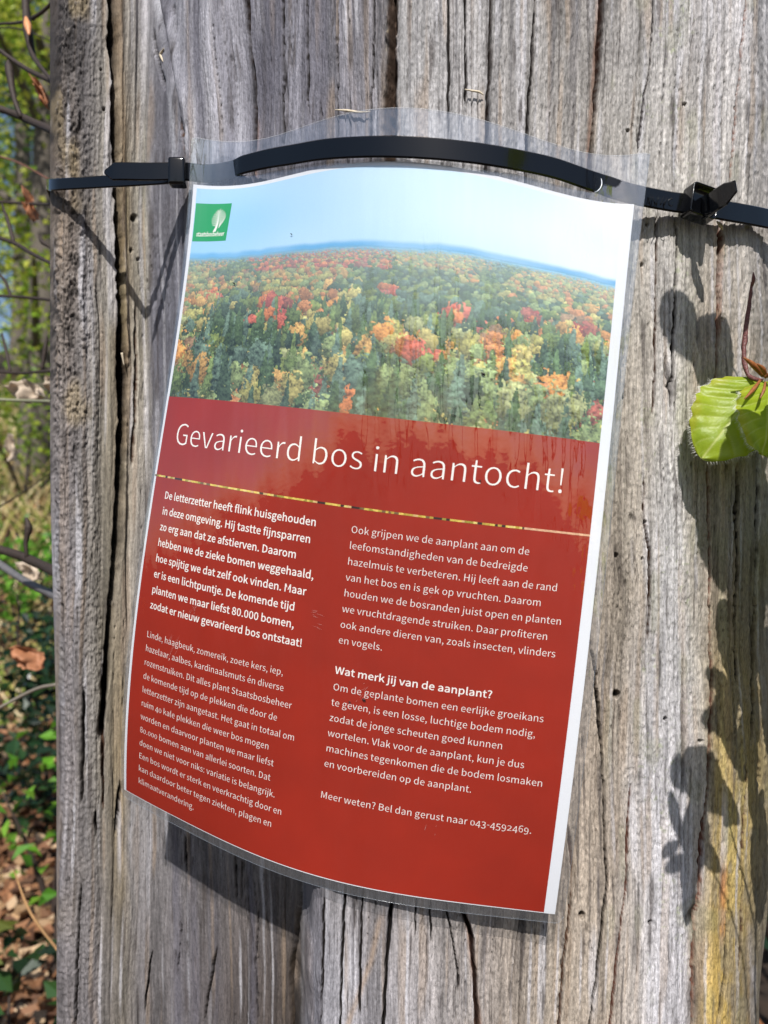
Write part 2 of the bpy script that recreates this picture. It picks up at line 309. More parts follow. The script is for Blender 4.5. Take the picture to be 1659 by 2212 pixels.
tint(np.exp(-((Uc - np.interp(V_, [1980, 2080, 2212], [823, 800, 752])) / 7) ** 2) * sm(V_, 1960, 2000), (176, 142, 104), .55)
tint(np.exp(-(((Uc - np.interp(V_, [0, 300, 700], [405, 415, 400])) / 3.5) ** 2)) * (1 - sm(V_, 300, 520)), (190, 168, 146), .5)
rib = np.interp(V_, [0, 150, 300, 480], [470, 488, 512, 502])
tint(np.exp(-((Uc - rib) / 17) ** 2) * (1 - sm(V_, 380, 520)) * (.6 + .4 * vn(G, V_, 4, 200, 131)), (188, 184, 188), .7)
tint(np.exp(-(((Uc - 562 - 6 * vn(Uc, V_, 9, 60, 132)) / 36) ** 2 + ((V_ - 190) / 105) ** 2)), (84, 80, 86), .62)
tint(np.exp(-((Uc - np.interp(V_, [0, 120, 260, 420], [338, 356, 372, 382])) / 5) ** 2) * (1 - sm(V_, 330, 430)), (196, 194, 196), .65)
tint(np.exp(-((Uc - np.interp(V_, [0, 120, 260], [350, 362, 380])) / 6) ** 2) * (1 - sm(V_, 100, 150)), (66, 70, 80), .7)
tint(np.exp(-(((Uc - 288) / 7) ** 2 + ((V_ - 470) / 60) ** 2)), (84, 78, 70), .6)
tint(sm(vn(G, V_, 20, 700, 133), .0, .8) * sm(Uc, 330, 350) * (1 - sm(Uc, 800, 840)), (92, 88, 98), .6); tint(sm(vn(G, V_, 8, 500, 135), .3, .9) * sm(Uc, 330, 350) * (1 - sm(Uc, 1300, 1400)), (78, 73, 76), .5)
tint(bark, (86, 66, 46), .8); tint(bark * sm(vn(G, V_, 5, 10, 109), .3, .7), (170, 150, 110), .8); tint(bark * sm(vn(G, V_, 4, 30, 110), .2, .6) * (Uc > 846), (124, 78, 48), .8)
# rusty flanks of the big old splits
for pl, off, ww, c, a, v0, v1 in (([(243, 0), (262, 720), (266, 850), (235, 1370)], 13, 6, (140, 108, 68), .45, -100, 1000), ([(1300, 0), (1277, 330)], -6, 5, (126, 84, 56), .7, -100, 420), ([(536, 0), (546, 300)], 6, 5, (140, 96, 62), .6, 240, 500),
                      ([(1567, 1880), (1561, 2089), (1549, 2200)], -8, 6, (176, 112, 62), .75, 1850, 2060), ([(1001, 1970), (1031, 2210)], 5, 5, (150, 104, 72), .7, 1950, 2300), ([(1555, 480), (1549, 730)], 4, 5, (160, 116, 76), .6, 480, 760)):
    pl = np.array(pl, float)
    tint(np.exp(-((Uc - np.interp(V_, pl[:, 1], pl[:, 0]) - off) / ww) ** 2) * sm(V_, v0, v0 + 40) * (1 - sm(V_, v1 - 60, v1)), c, a)
yz = sm(Uc, 1500, 1540) * sm(V_, 1350, 1500)
tint(yz * sm(vn(G, V_, 5, 34, 141) + .6 * vn(G, V_, 11, 130, 142), -.1, .6), (138, 126, 104), .6); tint(yz * sm(vn(G, V_, 3, 12, 143), .4, .9), (92, 74, 44), .5)
col = col * (1 - .72 * check[..., None]) + lin((50, 40, 34)) * .72 * check[..., None]
col = col * (1 - crackmask[..., None]) + crackcol * crackmask[..., None]

col = col * np.array([.985, 1.01, 1.09])
lum = col.mean(-1, keepdims=True); kd = (.26 * (1 - sm(Uc, 1500, 1540) * sm(V_, 1300, 1500)) * (1 - crackmask))[..., None]; col = col * (1 - kd) + lum * np.array([.985, 1.0, 1.03]) * kd
# displace along the surface normal, add the back, build
dX = np.gradient(Xc, axis=1); dY = np.gradient(Yc, axis=1); ln = np.sqrt(dX ** 2 + dY ** 2)
nx, ny = dY / ln, -dX / ln
edge = np.minimum(np.arange(NF), NF - 1 - np.arange(NF))[None, :]; Dm = D * np.clip(edge / 6.0, 0, 1)
PX, PY = Xc + nx * Dm, Yc + ny * Dm
ang = np.linspace(0, 1, NB + 2)[1:-1]
x0_, y0_, x1_, y1_ = PX[:, :1], PY[:, :1], PX[:, -1:], PY[:, -1:]
bw = np.sin(math.pi * ang)[None, :]
s_ = ang[None, :]
BX = x1_ + (x0_ - x1_) * (.5 - .5 * np.cos(math.pi * s_)) + .012 * bw * np.sign(.5 - s_) * np.abs(np.cos(math.pi * s_)) + .004 * vn(s_ * 1000, zrows[:, None] * 1000 * np.ones_like(s_), 60, 300, 120) * bw
BY = y1_ + (y0_ - y1_) * s_ + .27 * bw ** .6 + .006 * vn(s_ * 1000, zrows[:, None] * 1000 * np.ones_like(s_), 30, 400, 121) * bw
AX = np.hstack([PX, BX]); AY = np.hstack([PY, BY]); AZ = zrows[:, None] * np.ones((1, NF + NB))
bcol = lin((120, 112, 104)) * (1 + .25 * vn(s_ * 1000, zrows[:, None] * 1000 * np.ones_like(s_), 12, 300, 122))[..., None]
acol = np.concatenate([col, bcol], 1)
VV = np.stack([AX, AY, AZ], -1).reshape(-1, 3); FF = gridf(NR, NF + NB, True)

m_wood, t, out = nodes('weathered_wood')
p = N(t, 'ShaderNodeBsdfPrincipled'); p.inputs['Roughness'].default_value = .78; p.inputs['Specular IOR Level'].default_value = .28
a = N(t, 'ShaderNodeAttribute', attribute_name='col'); tc = N(t, 'ShaderNodeTexCoord')
mp = N(t, 'ShaderNodeMapping'); mp.inputs['Scale'].default_value = (1, 1, .09); t.links.new(tc.outputs['Object'], mp.inputs[0])
n1 = N(t, 'ShaderNodeTexNoise'); n1.inputs['Scale'].default_value = 1500; n1.inputs['Detail'].default_value = 4; n1.inputs['Roughness'].default_value = .65
t.links.new(mp.outputs[0], n1.inputs['Vector'])
mp2 = N(t, 'ShaderNodeMapping'); mp2.inputs['Scale'].default_value = (1, 1, .4); t.links.new(tc.outputs['Object'], mp2.inputs[0])
n2 = N(t, 'ShaderNodeTexNoise'); n2.inputs['Scale'].default_value = 1500; n2.inputs['Detail'].default_value = 3; t.links.new(mp2.outputs[0], n2.inputs['Vector'])
mr = N(t, 'ShaderNodeMapRange'); mr.inputs[1].default_value = .32; mr.inputs[2].default_value = .68; mr.inputs[3].default_value = .70; mr.inputs[4].default_value = 1.28; t.links.new(n1.outputs[0], mr.inputs[0])
mr2 = N(t, 'ShaderNodeMapRange'); mr2.inputs[1].default_value = .35; mr2.inputs[2].default_value = .5; mr2.inputs[3].default_value = .78; mr2.inputs[4].default_value = 1.03; t.links.new(n2.outputs[0], mr2.inputs[0])
mu = N(t, 'ShaderNodeMath', operation='MULTIPLY'); t.links.new(mr.outputs[0], mu.inputs[0]); t.links.new(mr2.outputs[0], mu.inputs[1])
mx = N(t, 'ShaderNodeMix', data_type='RGBA', blend_type='MULTIPLY'); mx.inputs[0].default_value = 1
t.links.new(a.outputs['Color'], mx.inputs[6]); t.links.new(mu.outputs[0], mx.inputs[7]); t.links.new(mx.outputs[2], p.inputs['Base Color'])
ad = N(t, 'ShaderNodeMath', operation='ADD'); t.links.new(n1.outputs[0], ad.inputs[0]); t.links.new(n2.outputs[0], ad.inputs[1])
b = N(t, 'ShaderNodeBump'); b.inputs['Strength'].default_value = .9; b.inputs['Distance'].default_value = .0005
t.links.new(ad.outputs[0], b.inputs['Height']); t.links.new(b.outputs[0], p.inputs['Normal']); t.links.new(p.outputs[0], out.inputs[0])

trunk = thing('standing_dead_tree', 'thick grey weathered dead tree stem with long vertical cracks behind the red notice', 'dead tree', loc=(0, .5, -.85))
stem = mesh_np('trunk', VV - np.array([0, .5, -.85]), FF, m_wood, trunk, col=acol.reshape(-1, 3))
# rough broken top of the stem so that it is closed
capv = np.vstack([VV[-(NF + NB):][::9], [[0, .46, 1.03]]]) - np.array([0, .5, -.85]); nC = len(capv) - 1
mesh_np('broken_top', capv, np.stack([np.arange(nC), (np.arange(nC) + 1) % nC, np.full(nC, nC)], 1), m_wood, trunk, col=np.tile(lin((110, 100, 90)), (nC + 1, 1)))
m_split = simple('pale_splinter', (206, 192, 168), .7, .4, 800, var=.15)
def surfY(u, v):
    """depth of the trunk face at picture point (u, v)"""
    r_ = np.argmin(np.abs(1106 - F * zrows / .34 - v)); c_ = np.argmin(np.abs(Uc[r_] - u)); 
    for _ in range(4):
        zt = (1106 - v) / F * PY[r_, c_]; r_ = np.argmin(np.abs(zrows - zt)); c_ = np.argmin(np.abs(Uc[r_] - u))
    return float(Yc[r_, c_])
for pl, rad in (([(724, 237), (750, 239), (778, 243), (800, 241)], (.0002, .0006, .0005, .0002)), ([(1004, 193), (1020, 196), (1036, 199), (1044, 205)], (.0002, .00045, .0005, .0002)),
                ([(352, 133), (348, 118), (354, 104)], (.0003, .0012, .0002)), ([(430, 560 + 600), (432, 1180)], (.0003, .0003)),
                ([(458 - 195, 732 + 30), (268, 790)], (.0007, .0002)), ([(1548, 478), (1556, 486), (1561, 496)], (.0003, .001, .0003))):
    tube('splinter', [P3(u, v, surfY(u, v) - .0022) - trunk.location for u, v in pl], rad, m_split, trunk, 6, 10)

